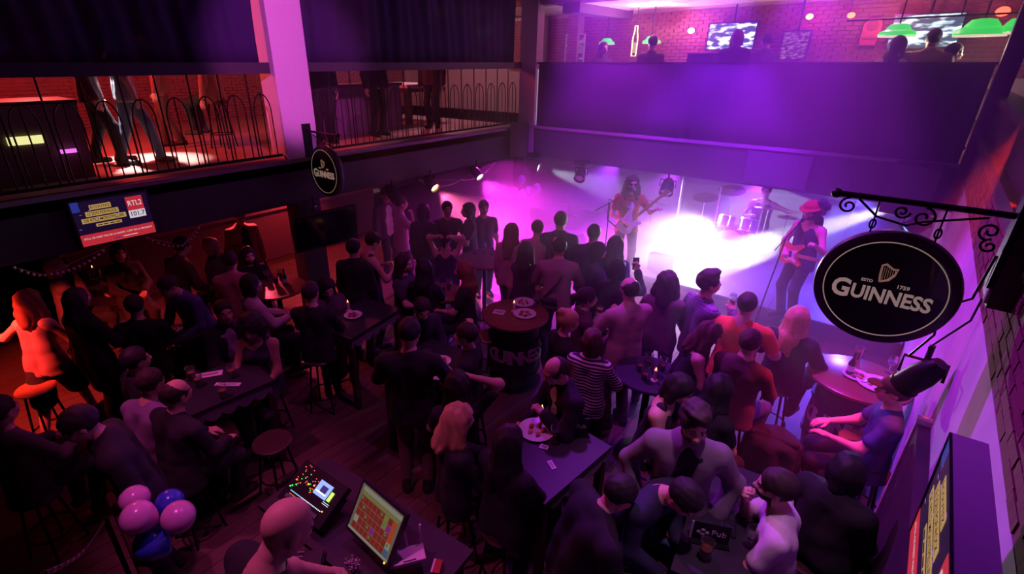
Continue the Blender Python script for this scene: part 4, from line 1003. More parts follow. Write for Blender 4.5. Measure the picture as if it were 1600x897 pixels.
guest('a23', 1085, 662, 'person in grey hooded jacket over black t-shirt looking down', face=172, H=1.84, hair=('quiff', 'dark'), top=('jacket', (.20, .17, .20), (.012, .012, .016)), legs=('trousers', BK), head=(6, -8, 0), beard=1, arms=('pocket', 'pocket'), lean=3)
guest('a25', 1212, 762, 'person in white t-shirt leaning on the dark table with chin on hand', sit=.66, stool='bar stool under the white t-shirt', face=-95, hair=('short', 'dark'), beard=1, top=('tee', WH), legs=('trousers', BK), arms=('table', 'chin'), lean=10, bulk=1.08)
guest('a26', 1068, 778, 'person in navy top bowed over the dark table', sit=.70, stool='bar stool under the bowed person in navy', face=115, hair=('short', 'black'), top=('sweater', NV), legs=('trousers', JE), arms=('table', 'table'), lean=28, head=(34, 0, 0))
guest('a27', 968, 772, 'person in bulky black coat hunched beside the dark table', sit=.62, stool='bar stool under the bulky black coat', face=60, hair=('short', 'black'), top=('coat', BK), legs=('trousers', BK), arms=('table', 'table'), lean=24, bulk=1.25, head=(20, 0, 0))
guest('a28', 1396, 612, 'person in blue top and dark cap seated at the barrel by the plaster wall', sit=.62, stool='bar stool squeezed against the plaster wall', face=-100, hair=('short', 'black'), top=('tee', (.03, .05, .18)), legs=('trousers', BK), arms=('table', 'table'), H=1.70)
guest('a29', 1325, 735, 'person in black fur coat at the foot of the plaster wall', sit=.60, stool='bar stool under the black fur coat', face=15, fem=1, hair=('bob', 'black'), top=('coat', BK), legs=('trousers', BK), arms=('lap', 'lap'), bulk=1.1)
# --- middle of the room
guest('m1', 697, 372, 'person in black vest with both hands raised behind the head', face=10, fem=1, H=1.62, hair=('pony', 'dark'), top=('tank', (.03, .022, .03)), legs=('trousers', BK), arms=('crown', 'crown'))
guest('m2', 627, 318, 'person in white t-shirt with hand at the mouth beside a bar stool', face=75, hair=('short', 'dark'), top=('tee', (.68, .5, .5)), legs=('trousers', BK), arms=('down', 'chin'))
guest('m3', 603, 305, 'person in dark jacket and white shirt behind the white t-shirt', face=150, hair=('short', 'dark'), top=('jacket', (.07, .045, .05), WH), legs=('trousers', BK))
guest('m4', 662, 330, 'person in long dark top standing beside the raised arms', face=20, fem=1, hair=('bob', 'dark'), top=('sweater', (.06, .035, .05)), legs=('trousers', BK))
guest('m5', 699, 327, 'leftmost of three friends in the magenta haze', face=170, hair=('short', 'dark'), top=('tee', (.10, .04, .06)), arms=('hold', 'down'))
guest('m6', 731, 329, 'middle of three friends in the magenta haze', face=-100, fem=1, hair=('bob', 'dark'), top=('tee', (.09, .035, .06)), arms=('hold', 'down'))
guest('m7', 756, 325, 'rightmost of three friends in the magenta haze with arms at sides', face=165, H=1.70, hair=('short', 'dark'), top=('tee', (.09, .03, .05)))
guest('m9', 583, 378, 'person in dark waistcoat looking at a lit phone by the switched-off television', face=70, hair=('short', 'dark'), top=('tank', BK), legs=('trousers', BK), arms=('hold', 'hold'), head=(22, 0, 0))
guest('m9b', 553, 388, 'person in black seen only as a dark shape under the switched-off television', face=30, hair=('short', 'black'), top=('jacket', BK))
guest('m10', 632, 412, 'person in dark top seated facing left of two at the glasses', sit=.64, stool='bar stool left of the two dark tops', face=120, fem=1, hair=('long', 'dark'), top=('tee', CH), arms=('table', 'table'))
guest('m11', 664, 420, 'person in black with long hair seated back to us at the glasses', sit=.64, stool='bar stool right of the two dark tops', face=25, fem=1, hair=('long', 'black'), top=('tee', BK), arms=('table', 'table'))
guest('m12', 724, 424, 'person in black t-shirt with very long hair seated facing left', sit=.64, stool='folding-looking bar stool under the very long hair', face=-80, fem=1, hair=('long', 'red'), top=('tee', BK), arms=('table', 'table'))
guest('m13', 660, 483, 'person in dark open shirt looking down at the shared table', face=160, sit=.64, stool='bar stool under the dark open shirt', hair=('short', 'black'), beard=1, top=('shirt', (.04, .035, .06)), arms=('table', 'table'), lean=10, head=(22, 0, 0))
guest('m14', 640, 520, 'person in black jumper and khaki trousers standing with back to us', face=12, H=1.82, hair=('short', 'black'), top=('sweater', BK), legs=('trousers', (.16, .10, .09)), arms=('hold', 'hold'), bulk=1.08, head=(12, 0, 0))
guest('m15', 728, 524, 'person in black shirt seated looking left at the shared table', face=-75, sit=.66, stool='bar stool right of the shared table', hair=('short', 'dark'), top=('sweater', BK), legs=('trousers', BK), arms=('table', 'out'))
guest('m16', 714, 600, 'person in black resting a hand on the forehead', face=-10, sit=.64, stool='bar stool under the hand on the forehead', fem=1, hair=('long', 'black'), top=('tee', BK), legs=('trousers', BK), arms=('table', 'head'))
guest('m17', 718, 655, 'person in black with curly golden hair in front of the shared table', face=70, sit=.62, stool='bar stool under the golden curls', fem=1, hair=('wavy', 'blond'), top=('sweater', BK), legs=('trousers', BK), arms=('table', 'table'), head=(10, 0, 0))
guest('m18', 797, 690, 'person in black seen from above with hair covering the back', face=40, sit=.62, stool='bar stool beside the plate table', fem=1, hair=('long', 'black'), top=('sweater', BK), legs=('trousers', BK), arms=('table', 'table'), bulk=1.1)
guest('m19', 486, 457, 'person in black jumper and khaki trousers seated opposite the lit phone', face=25, sit=.72, stool='bar stool opposite the lit phone', hair=('short', 'dark'), top=('sweater', BK), legs=('trousers', (.20, .10, .11)), arms=('table', 'table'))
guest('m20', 511, 450, 'person in mauve cardigan reading a lit phone', face=165, sit=.52, stool='bar stool behind the lit phone', fem=1, hair=('long', 'black'), top=('jacket', (.12, .06, .10), (.10, .06, .08)), legs=('trousers', BK), arms=('hold', 'hold'), head=(24, 0, 0))
guest('m21', 393, 444, 'person in white jumper seated facing right', face=75, sit=.62, stool='bar stool under the white jumper', fem=1, hair=('bob', 'dark'), top=('sweater', (.62, .5, .5)), legs=('trousers', BK), arms=('table', 'table'))
guest('m22', 360, 408, 'person in salmon jumper seated back to us behind the white jumper', face=15, sit=.70, stool='bar stool under the salmon jumper', hair=('short', 'dark'), top=('sweater', (.55, .28, .22)), legs=('trousers', KH), arms=('table', 'table'))
guest('m23', 388, 400, 'person in black facing us behind the salmon jumper', face=165, sit=.56, stool='bar stool across from the salmon jumper', hair=('long', 'dark'), beard=1, top=('sweater', BK), legs=('trousers', BK), arms=('table', 'table'))
guest('m24', 374, 338, 'person in rust jacket standing by the bar shelves', face=160, hair=('short', 'dark'), top=('jacket', (.34, .10, .045), BK), legs=('trousers', BK), arms=('down', 'hold'))
guest('m25', 328, 385, 'person in dark jacket with pale hair beside the bar', face=-60, hair=('bob', 'blond'), top=('jacket', (.06, .03, .035)), sit=.62, stool='bar stool at the bar under the pale hair', fem=1)
guest('m26', 285, 385, 'person in brown leather jacket bending towards the bar', face=60, hair=('short', 'dark'), top=('jacket', (.09, .035, .025)), lean=22, arms=('table', 'table'))
guest('m27', 186, 395, 'person in black facing us under the advert television', face=170, sit=.60, stool='bar stool under the advert television', fem=1, hair=('bob', 'black'), top=('sweater', BK), arms=('table', 'table'))
guest('m28', 88, 417, 'person in grey top with hand at the mouth behind the beaded garland', face=85, sit=.62, stool='bar stool behind the beaded garland', fem=1, hair=('bob', 'blond'), top=('sweater', (.10, .07, .08)), arms=('table', 'chin'))
guest('m29', 46, 470, 'person in pale strapless top and dark skirt dancing with an arm stretched out', face=35, fem=1, H=1.70, hair=('wavy', 'red'), top=('tank', (.30, .16, .15)), legs=('skirt', BK), arms=((( .46, .12, -.16), (0, -.3, -1), 0), 'hold'), step=.30, lean=8, twist=-10)
guest('m30', 122, 468, 'person in long black coat standing beside the dancer', face=60, fem=1, hair=('long', 'black'), top=('coat', BK), legs=('trousers', BK), arms=('down', 'hold'))
guest('m31', 211, 478, 'person in black seated back to us between two friends', face=20, sit=.66, stool='bar stool between the dancer and the violet shirt', hair=('short', 'dark'), top=('sweater', BK), legs=('trousers', BK), arms=('table', 'table'))
guest('m32', 263, 448, 'person in violet shirt leaning forward over the table', face=-120, hair=('short', 'dark'), top=('shirt', (.10, .08, .26)), legs=('trousers', BK), lean=24, arms=('table', 'lean'), head=(14, 0, 0))
guest('m33', 350, 488, 'person in black jacket and white collar looking up at us', face=165, sit=.64, stool='bar stool under the black jacket and white collar', hair=('short', 'dark'), top=('jacket', BK, (.5, .4, .45)), legs=('trousers', BK), arms=('table', 'table'))
guest('m34', 392, 512, 'person in scooped dark top looking down beside the menu cards', face=-155, sit=.64, stool='bar stool under the scooped dark top', fem=1, hair=('curly', 'black'), skinm=SKIN2, top=('tank', (.03, .03, .05)), legs=('trousers', BK), arms=('lap', 'table'), head=(18, 0, 0))
guest('m35', 213, 563, 'person in black looking up with face tilted right', face=75, sit=.62, stool='bar stool under the upturned face', hair=('short', 'black'), top=('jacket', BK), legs=('trousers', BK), arms=('table', 'lap'))
guest('m36', 236, 598, 'person in grey-violet jumper leaning onto the menu table', face=55, sit=.62, stool='bar stool under the grey-violet jumper', hair=('short', 'dark'), top=('sweater', (.24, .17, .27)), legs=('trousers', BK), arms=('table', 'table'), lean=22)
guest('m37', 277, 615, 'person in black at the menu table clasping hands', face=62, sit=.62, stool='bar stool under the clasped hands', hair=('thin', 'dark'), top=('sweater', BK), legs=('trousers', BK), arms=('table', 'table'), lean=12, bulk=1.1)
guest('m38', 125, 664, 'person in black looking down to the left beside the red floor', face=-80, H=1.78, hair=('short', 'black'), top=('jacket', BK), legs=('trousers', BK), lean=14, head=(16, 0, 0))
guest('m39', 2, 642, 'person in grey sleeve cut off by the picture\'s left edge', face=60, sit=.62, stool='bar stool at the picture\'s left edge', hair=('short', 'dark'), top=('sweater', (.12, .09, .11)), legs=('trousers', (.02, .02, .035)), arms=('table', 'table'))
guest('dj', 448, 826, 'person in black working the sound desk', face=72, H=1.80, hair=None, beard=0, top=('tee', BK), legs=('trousers', BK), arms=(((-.03, .44, -.30), (.7, -.4, -.8), 1), 'hold'), lean=16, head=(24, 0, 0), floor=.55)
# --- upper galleries
UG = 3.0
G = 'guests of the upper galleries'
guest('u1', 268, 70, 'walker in blue jeans and pale t-shirt behind the left railing', face=80, floor=UG, top=('tee', (.30, .42, .48)), legs=('trousers', (.10, .16, .24)), shoe=(.20, .10, .09), step=.22, group=G, pos=(-9.5, 2.75))
guest('u2', 235, 70, 'walker in black jeans beside the blue jeans behind the railing', face=95, floor=UG, top=('jacket', (.10, .04, .05)), legs=('trousers', (.012, .012, .016)), step=.16, group=G, pos=(-9.7, 2.35))
guest('u3', 310, 70, 'figure in maroon trousers further back behind the railing', face=-80, floor=UG, top=('sweater', (.20, .05, .06)), legs=('trousers', (.09, .03, .03)), step=.12, group=G, pos=(-11.0, 3.7))
guest('u4', 392, 90, 'guest on a tall stool near the magenta pillar upstairs', face=-60, floor=UG, sit=.72, stool='tall stool upstairs beside the magenta pillar', top=('sweater', (.30, .10, .08)), legs=('trousers', BK), group=G, pos=(-10.2, 4.3))
guest('u5', 30, 80, 'guest in black at the railing end upstairs', face=40, floor=UG, top=('jacket', BK), legs=('trousers', BK), group=G, pos=(-8.9, .35))
guest('u6', 520, 90, 'dark figure standing upstairs right of the magenta pillar', face=160, floor=UG, top=('jacket', (.02, .014, .02)), legs=('trousers', BK), group=G, pos=(-9.1, 5.9))
guest('u7', 600, 90, 'dark figure standing upstairs in the middle of the second railing', face=140, floor=UG, top=('jacket', (.05, .02, .03)), legs=('trousers', BK), group=G, pos=(-9.3, 7.4))
guest('u8', 700, 90, 'dark figure upstairs near the gallery corner', face=200, floor=UG, top=('jacket', (.03, .02, .03)), legs=('trousers', BK), group=G, pos=(-9.4, 9.2))
guest('b1', 943, 77, 'silhouette with long hair at the far parapet in front of the left green shade', face=150, floor=UG, sit=.52, fem=1, hair=('long', 'dark'), top=('sweater', (.05, .02, .04)), group=G, far=12.1, stool='stool upstairs under the long-haired silhouette')
guest('b2', 1020, 68, 'silhouette at the far parapet in front of the right green shade', face=10, floor=UG, sit=.56, hair=('short', 'dark'), top=('sweater', (.10, .04, .06)), group=G, far=12.1, stool='stool upstairs in front of the right green shade')
guest('b3', 1152, 60, 'silhouette in front of the wide television upstairs', face=10, floor=UG, sit=.58, fem=1, hair=('bob', 'red'), top=('jacket', (.06, .02, .04)), group=G, far=12.1, stool='stool upstairs in front of the wide television', bulk=1.15)
guest('b4', 1201, 50, 'tall dark silhouette right of the wide television upstairs', face=-30, floor=UG, H=1.70, hair=('short', 'black'), top=('jacket', (.03, .012, .03)), group=G, far=12.1)
guest('b5', 1403, 72, 'guest in cream top under the left bright green shade', face=15, floor=UG, sit=.55, fem=1, hair=('long', 'dark'), top=('tee', (.6, .45, .4)), group=G, far=12.1, stool='stool upstairs under the left bright green shade')
guest('b6', 1458, 62, 'guest in mauve padded jacket between the bright green shades', face=5, floor=UG, sit=.58, hair=('short', 'black'), top=('jacket', (.30, .16, .19)), group=G, far=12.1, bulk=1.2, stool='stool upstairs between the bright green shades')
guest('b7', 1490, 84, 'guest in grey top under the right bright green shade', face=60, floor=UG, sit=.52, hair=('short', 'dark'), top=('sweater', (.22, .18, .2)), group=G, far=12.1, stool='stool upstairs under the right bright green shade')
# ------------------------------------------------------------------ tables and what stands on them
def on(px, py, z): p = atz(px, py, z); return float(p[0]), float(p[1])
ZT = 1.0 * U
REDTOP = wood_mat('polished_wood', (.16, .06, .035), (.26, .11, .06), .3, 2, (1, 6, 1))
x, y = on(805, 490, ZT); barrel_table(x, y, 1.0, 'black barrel table with plates and candle below the dancers', .40, REDTOP, rz=R(50)); T1 = (x, y)
x, y = on(1350, 592, ZT); barrel_table(x - .05, y, 1.0, 'black barrel table with fries beside the plaster wall', .42, REDTOP, rz=R(8)); T2 = (x - .05, y)
x, y = on(870, 700, ZT); rect_table(x - .03, y - .10, .62, .84, 1.0, 'rectangular black table with the snack plate and menu stand', R(-6)); T3 = (x - .05, y)
x, y = on(1110, 795, ZT); rect_table(x + .12, y - .03, .44, 1.15, 1.0, 'rectangular dark table under the white t-shirt', R(8)); T4 = (x, y)
x, y = on(560, 495, ZT); rect_table(x, y, .60, .90, 1.0, 'rectangular dark table with a violet-lit corner', R(10)); T5 = (x, y)
x, y = on(680, 578, ZT); rect_table(x - .16, y + .06, .60, .80, 1.0, 'shared dark table crowded with plates', R(6)); T6 = (x, y)
x, y = on(335, 600, ZT); rect_table(x + .03, y, .64, .86, 1.0, 'dark table with two white menu cards', R(-4)); T7 = (x, y)
x, y = on(428, 446, ZT); round_table(x + .10, y, 1.0, .38, 'round brown table between white jumper and column', REDTOP); T8 = (x, y)
x, y = on(757, 404, ZT); round_table(x, y, 1.0, .42, 'round table glowing magenta among the friends', REDTOP); T9 = (x, y)
x, y = on(692, 456, ZT); round_table(x, y, 1.0, .29, 'small round table with amber drinks', REDTOP); T10 = (x, y)
x, y = on(1015, 584, ZT); round_table(x, y, 1.0, .33, 'round black table crowded with empty glasses', TABLEBLACK); T11 = (x, y)
x, y = on(155, 432, ZT); rect_table(x - .22, y, .54, 1.0, 1.0, 'dark table behind the beaded garland', R(0)); T12 = (x, y)
x, y = on(265, 525, ZT); round_table(x, y + .13, 1.0, .23, 'small dark round table before the violet shirt', TABLEBLACK); T13 = (x, y)
def put(fn, px, py, label, *a, **k): q = on(px, py, ZT); return fn(q[0], q[1], ZT, label, *a, **k)
put(plate, 818, 474, 'pale plate with leftovers on the far rim of the pink barrel'); put(plate, 820, 492, 'round plate with chips on the pink barrel')
put(candle, 803, 487, 'candle glowing pink in the middle of the barrel'); q = on(780, 488, ZT); flat_card(q[0], q[1], ZT, R(20), 'white napkin on the left of the pink barrel', .12, .14, 'napkin', cat='napkin')
put(wine_glass, 836, 480, 'stemmed glass at the right rim of the pink barrel')
put(plate, 1370, 602, 'large oval plate of fries on the barrel by the wall', .17); put(plate, 1337, 588, 'plate piled with scraps on the barrel by the wall', .12)
put(pint, 1338, 560, 'pint glass standing on the far rim of the fries barrel', (.30, .12, .03)); put(wine_glass, 1388, 582, 'stemmed glass beside the fries'); put(bottle, 1326, 585, 'dark bottle lying-high beside the scraps', (.03, .02, .03))
put(plate, 838, 674, 'white plate of snacks and dip on the black table', .15); put(wine_glass, 884, 668, 'stemmed glass behind the menu stand'); put(wine_glass, 866, 690, 'stemmed glass between plate and menu stand')
put(candle, 846, 655, 'candle in front of the black suit'); put(pint, 862, 664, 'small tumbler beside the black suit', (.4, .2, .2))
q = on(897, 678, ZT); menu_stand(q[0], q[1], ZT, R(38), 'black menu stand with white clover on the plate table')
q = on(850, 699, ZT); flat_card(q[0], q[1], ZT, R(15), 'crumpled paper beside the white snack plate', .05, .07, 'napkin', cat='napkin'); q = on(862, 727, ZT); flat_card(q[0], q[1], ZT, R(-30), 'white coaster at the near corner of the plate table', .04, .09, 'coaster', cat='coaster')
q = on(1106, 846, ZT); menu_stand(q[0], q[1], ZT, R(25), 'black menu stand with white clover on the table under the white t-shirt')
q = on(1136, 766, ZT); phone((q[0], q[1], ZT), R(20), 'phone lying at the far end of the white t-shirt table'); q = on(1140, 826, ZT); phone((q[0], q[1], ZT), R(15), 'phone lying beside the near menu stand')
put(wine_glass, 1168, 856, 'stemmed glass at the near right corner of the white t-shirt table'); put(pint, 1100, 872, 'pint at the near edge beside the menu stand', (.2, .06, .02))
put(plate, 552, 494, 'small pile of plates on the violet-cornered table', .11); put(plate, 683, 583, 'round pale plate at the near end of the shared table', .15, True); put(plate, 690, 566, 'small plate with sauce on the shared table', .10); put(pint, 668, 566, 'pint on the shared table', (.25, .1, .04)); put(candle, 545, 486, 'candle on the violet-cornered table')
q = on(664, 556, ZT); phone((q[0], q[1], ZT), R(60), 'lit phone at the far end of the shared table', emission('phone_glow', (.7, .55, 1), .8))
q = on(325, 586, ZT); flat_card(q[0], q[1], ZT, R(60), 'white folded menu card pointing up', .09, .26); q = on(356, 601, ZT); flat_card(q[0], q[1], ZT, R(40), 'white folded menu card lying flat', .05, .24)
for (px, py), lb in {(301, 594): 'glass near the upturned face', (312, 604): 'glass between the menu cards', (364, 590): 'can-shaped glass beside the scooped top', (350, 622): 'glass by the clasped hands'}.items(): put(pint, px, py, lb, (.3, .1, .08))
for (px, py), lb in {(418, 438): 'glass at the back of the brown table', (432, 444): 'glass in the middle of the brown table', (440, 436): 'tumbler at the column side of the brown table'}.items(): put(pint, px, py, lb, (.5, .12, .05))
put(bottle, 447, 446, 'dark bottle on the brown table')
for (px, py), lb in {(742, 396): 'glass on the magenta table, left of three', (756, 396): 'glass on the magenta table, middle of three', (768, 398): 'glass on the magenta table, right of three'}.items(): put(wine_glass, px, py, lb)
for (px, py), lb in {(682, 452): 'amber drink left on the small round table', (692, 458): 'amber drink lit by a candle on the small round table', (702, 452): 'amber drink right on the small round table'}.items(): put(pint, px, py, lb, (.6, .2, .05))
for (px, py), lb in {(998, 578): 'empty glass left on the black round table', (1012, 572): 'tall glass at the back of the black round table', (1022, 584): 'half full glass in the middle of the black round table', (1034, 578): 'glass beside the standing bottle', (1006, 592): 'glass at the near rim of the black round table'}.items(): put(pint, px, py, lb, (.35, .10, .05), .4)
put(candle, 1022, 595, 'candle on the black round table')
for (px, py), lb in {(140, 436): 'left glass behind the beaded garland', (155, 432): 'right glass behind the beaded garland', (176, 425): 'short glass beside the person under the advert'}.items(): put(pint, px, py, lb, (.5, .25, .1))
put(candle, 148, 430, 'candle behind the beaded garland'); put(plate, 270, 517, 'plate before the violet shirt', .11)
# stools standing free
x, y = on(56, 606, .74 * U); bar_stool(x, y, .74, 'brown wooden bar stool standing free on the red floor', R(20), STOOLWOOD)
x, y = on(765, 525, .66 * U); bar_stool(x, y, .66, 'empty brown stool in front of the pink barrel', 0, STOOLWOOD)
x, y = on(625, 362, .66 * U); bar_stool(x, y, .66, 'empty stool beside the white t-shirt under the gallery', 0, STOOLWOOD)
x, y = on(1345, 690, .60 * U); bar_stool(x, y, .60, 'empty stool with round violet seat near the fries barrel', 0, STOOLWOOD)
x, y = on(1268, 800, .60 * U); bar_stool(x, y, .60, 'empty stool on the red floor beside the white t-shirt', R(30), STOOLWOOD)
x, y = on(425, 690, .60 * U); bar_stool(x, y, .60, 'empty dark stool beside the sound desk', R(10))
# a coat thrown over a stool
x, y = on(1212, 682, .72 * U); bar_stool(x, y, .66, 'stool hidden under the thrown black coat', R(10))
v, q = skin([E((0, 0, .70), (.20, .17, .05)), C((-.16, -.02, .66), (-.21, -.05, .34), .06, .075), C((.16, 0, .66), (.20, .02, .26), .06, .08), C((0, -.15, .66), (.02, -.20, .30), .07, .09), C((.0, .15, .66), (0, .20, .36), .06, .07), C((-.12, -.12, .62), (-.14, -.17, .32), .06, .08), C((.13, -.10, .62), (.16, -.15, .28), .06, .08)], .014, .06, 0, .006, 24)
t = thing('coat', (x, y, 0), 'black coat thrown over a stool on the red floor', 'coat'); mesh_obj('cloth', np_mesh('coat', v, q, mat('coat_cloth', BK, .9)), t)
v, q = skin([C((-.17, -.05, .715), (.17, -.05, .735), .035, .03)], .012, .02); mesh_obj('collar', np_mesh('collar', v, q, MATS['coat_cloth']), t)

# ------------------------------------------------------------------ what people hold and wear
def hand(key, s): i = P_[key]; return np.array(world(i, i['hands'][s] + i['fwd'][s] * .09 * i['sc']))
p = hand('a10', 1); phone((p[0], p[1], p[2]), R(40), 'phone held up towards the singer', None, R(80))
p = hand('m20', 1); phone((p[0], p[1], p[2] + .03), R(60), 'green-lit phone in the hands by the violet-cornered table', emission('green_screen', (.45, 1, .6), 1.6), R(20))
p = hand('m9', 1); phone((p[0], p[1], p[2] + .03), R(60), 'orange-lit phone under the switched-off television', emission('orange_screen', (1, .35, .15), 2.0), R(10))
p = hand('a14', 1); wine_glass(p[0], p[1], p[2] - .10, 'stemmed glass raised to the mouth above the checked shirt')
p = hand('a11', 0); pint(p[0], p[1], p[2] - .08, 'beer held against the pale pink shirt', (.5, .2, .04), .8)
p = hand('a12', 1); pint(p[0], p[1], p[2] - .08, 'pale drink held by the plum shirt', (.3, .35, .5), .6)
def worn(key, name, mb_or, m, M=None, smooth=True):
    i = P_[key]
    if isinstance(mb_or, MB): o = mb_or.build(name, m, i['e'], smooth=smooth)
    else: o = mesh_obj(name, np_mesh(name, mb_or[0], mb_or[1], m), i['e'])
    if M is not None: o.matrix_local = M
    return o
def headM(key): i = P_[key]; M = Matrix((i['Rh'] * i['sc']).tolist()).to_4x4(); M.translation = Vector(i['hc']); return M
worn('singer', 'sunglasses', MB().box((-.032, .098, .004), (.048, .012, .034)).box((.032, .098, .004), (.048, .012, .034)).box((0, .100, .010), (.02, .008, .006)).box((-.070, .045, .008), (.006, .10, .008)).box((.070, .045, .008), (.006, .10, .008)), mat('black_lens', (.005, .005, .006), .1, var=0), headM('singer'), False)
worn('bassist', 'hat', skin([E((0, -.01, .085), (.098, .115, .062)), E((0, .01, .055), (.13, .150, .016))], .012, .02), mat('red_felt', (.42, .02, .03), .8), headM('bassist'))
worn('bassist', 'hat_flower', skin([E((-.10, -.05, .12), (.055, .06, .055)), E((-.15, -.06, .08), (.05, .05, .05)), E((-.14, -.02, .02), (.035, .04, .05))], .012, .01, 0, .008, 90), mat('dark_flower', (.02, .02, .07), .7), headM('bassist'))
worn('a28', 'cap', skin([E((0, -.012, .060), (.093, .112, .075)), E((0, .115, .045), (.07, .075, .012))], .01, .012), mat('cap_black', BK, .8), headM('a28'))
i5 = P_['a5']; s5 = i5['sc']; T5_ = lambda a, b_, c: Vector(i5['T'](a, b_, c) * s5)
worn('a5', 'bag_strap', MB().tube([T5_(.10, .02, .46), T5_(.10, -.07, .42), T5_(.0, -.135, .25), T5_(-.11, -.12, .10), T5_(-.17, -.04, .0)], .016, 6), mat('bag_black', (.02, .015, .02), .6))
worn('a5', 'crossbody_bag', skin([C(i5['T'](-.15, -.13, .02) * s5, i5['T'](-.02, -.16, .03) * s5, .05), C(i5['T'](-.15, -.13, -.08) * s5, i5['T'](-.02, -.16, -.07) * s5, .05)], .014, .02), MATS['bag_black'])
iS = P_['singer']; worn('singer', 'shirt_print', skin([E(iS['T'](0.0, .105, .30) * iS['sc'], (.085, .028, .11))], .012, .01), mat('white_print', (.6, .62, .62), .8))
# electric guitars
def guitar(key, label, body, tilt, s_=1):
    i = P_[key]; sc = i['sc']; c = i['T'](0, .17, .06) * sc; wpos = world(i, c)
    t = thing('electric_guitar', wpos, label, 'guitar'); 
    t.matrix_world = Matrix.Translation(wpos) @ Matrix.Rotation(i['rz'], 4, 'Z') @ basis((-math.cos(tilt), 0, math.sin(tilt)), (math.sin(tilt), 0, math.cos(tilt))) @ Matrix.Scale(U, 4)
    out = [(-.22, -.05), (-.19, -.13), (-.10, -.16), (-.02, -.12), (.05, -.13), (.13, -.16), (.15, -.12), (.09, -.06), (.09, .05), (.16, .12), (.14, .16), (.05, .14), (-.02, .11), (-.10, .16), (-.19, .13), (-.22, .05)]
    MB().prism(out, -.022, .022).build('body', body, t); MB().prism([(x * .6 - .01, y * .55 - .02) for x, y in out], .022, .026).build('pickguard', mat('pickguard', (.75, .72, .72), .4, var=.05), t)
    MB().box((.36, 0, .018), (.58, .045, .022)).build('neck', STOOLWOOD, t); MB().prism([(.64, -.03), (.80, -.045), (.82, .0), (.78, .035), (.64, .025)], .006, .022).build('headstock', STOOLWOOD, t)
    for k in range(4): MB().cyl((.67 + k * .035, -.05, .014), (.67 + k * .035, -.075, .014), .007, n=6).build('tuning_peg', CHINA, t)
    for px_ in (-.02, -.09): MB().box((px_, 0, .03), (.03, .08, .012)).build('pickup', BLACKMETAL, t)
    MB().tube([(-.21, 0, -.03), (-.25, .25, -.12), (0, .50, -.16), (.14, .15, -.04)], .012, 6).build('strap', BLACKCLOTH, t)
    return t
guitar('singer', 'pale electric guitar held by the singer in the red t-shirt', mat('guitar_white', (.65, .62, .62), .3, var=.05), R(45))
g2 = guitar('bassist', 'red bass guitar held by the person in the red hat', mat('guitar_red', (.50, .05, .05), .3, var=.08), R(8))
def mic_stand(foot, elbow, tip, label, h=None):
    t = thing('microphone_stand', foot, label, 'mic stand', s=1); f = Vector(foot); e_, p_ = Vector(elbow) - f, Vector(tip) - f
    MB().cyl((0, 0, .02), e_, .012, n=8).build('pole', BLACKMETAL, t)
    for k in range(3): a = k * 2.094 + .4; MB().cyl((0, 0, .12), (.30 * math.cos(a), .30 * math.sin(a), .012), .010, n=6).build('leg', BLACKMETAL, t)
    d = (p_ - e_).normalized(); MB().cyl(e_ - d * .35, p_ - d * .12, .009, n=6).build('boom', BLACKMETAL, t)
    MB().cyl(p_ - d * .14, p_ + d * .02, .018, .024, 10).build('microphone', BLACKMETAL, t); MB().ball(p_ + d * .03, .032, 10, 8).build('mesh_head', mat('mic_mesh', (.25, .25, .27), .4, .8), t, smooth=True)
    return t
def mouth(key, f=.16): i = P_[key]; return world(i, i['hc'] + i['Rh'] @ V3(0, f, -.06) * i['sc'])
m_ = mouth('singer'); e1 = aty(953, 317, m_[1] - .45); mic_stand((float(e1[0]), float(e1[1]), SG), tuple(e1), m_, 'boom microphone stand in front of the singer in red')
m_ = mouth('bassist'); e1 = aty(1228, 372, m_[1] - .5); e0 = (float(e1[0]) - .12, float(e1[1]) - .1, SG); mic_stand(e0, tuple(e1), m_, 'boom microphone stand in front of the bass player')
for px, py, lb in ((1020, 315, 'short microphone stand standing in the smoke behind the singer'), (890, 318, 'thin microphone stand at the far left of the stage')):
    q = aty(px, py, 12.6); mic_stand((float(q[0]), 12.6, SG), (float(q[0]), 12.6, float(q[2])), (float(q[0]) - .22, 12.5, float(q[2]) + .06), lb)
def wedge(x, y, rz, label):
    t = thing('monitor_wedge', (x, y, SG), label, 'speaker', rz, 'stage monitor wedges')
    MB().prism([(-.18, 0), (.18, 0), (.18, .12), (-.06, .32), (-.18, .30)], -.24, .24, Matrix.Rotation(PI / 2, 4, 'X')).build('cabinet', MATS['speaker_black'], t)
    MB().box((.07, 0, .225), (.30, .42, .012), M=Matrix.Rotation(R(39), 4, 'Y')).build('grille', MATS['grille'], t)
q = on(1020, 432, SG); wedge(q[0], q[1] + .55, R(90), 'stage monitor wedge at the stage edge below the smoke'); q = on(880, 350, SG); wedge(-6.0, 10.6, R(100), 'stage monitor wedge near the balloons')
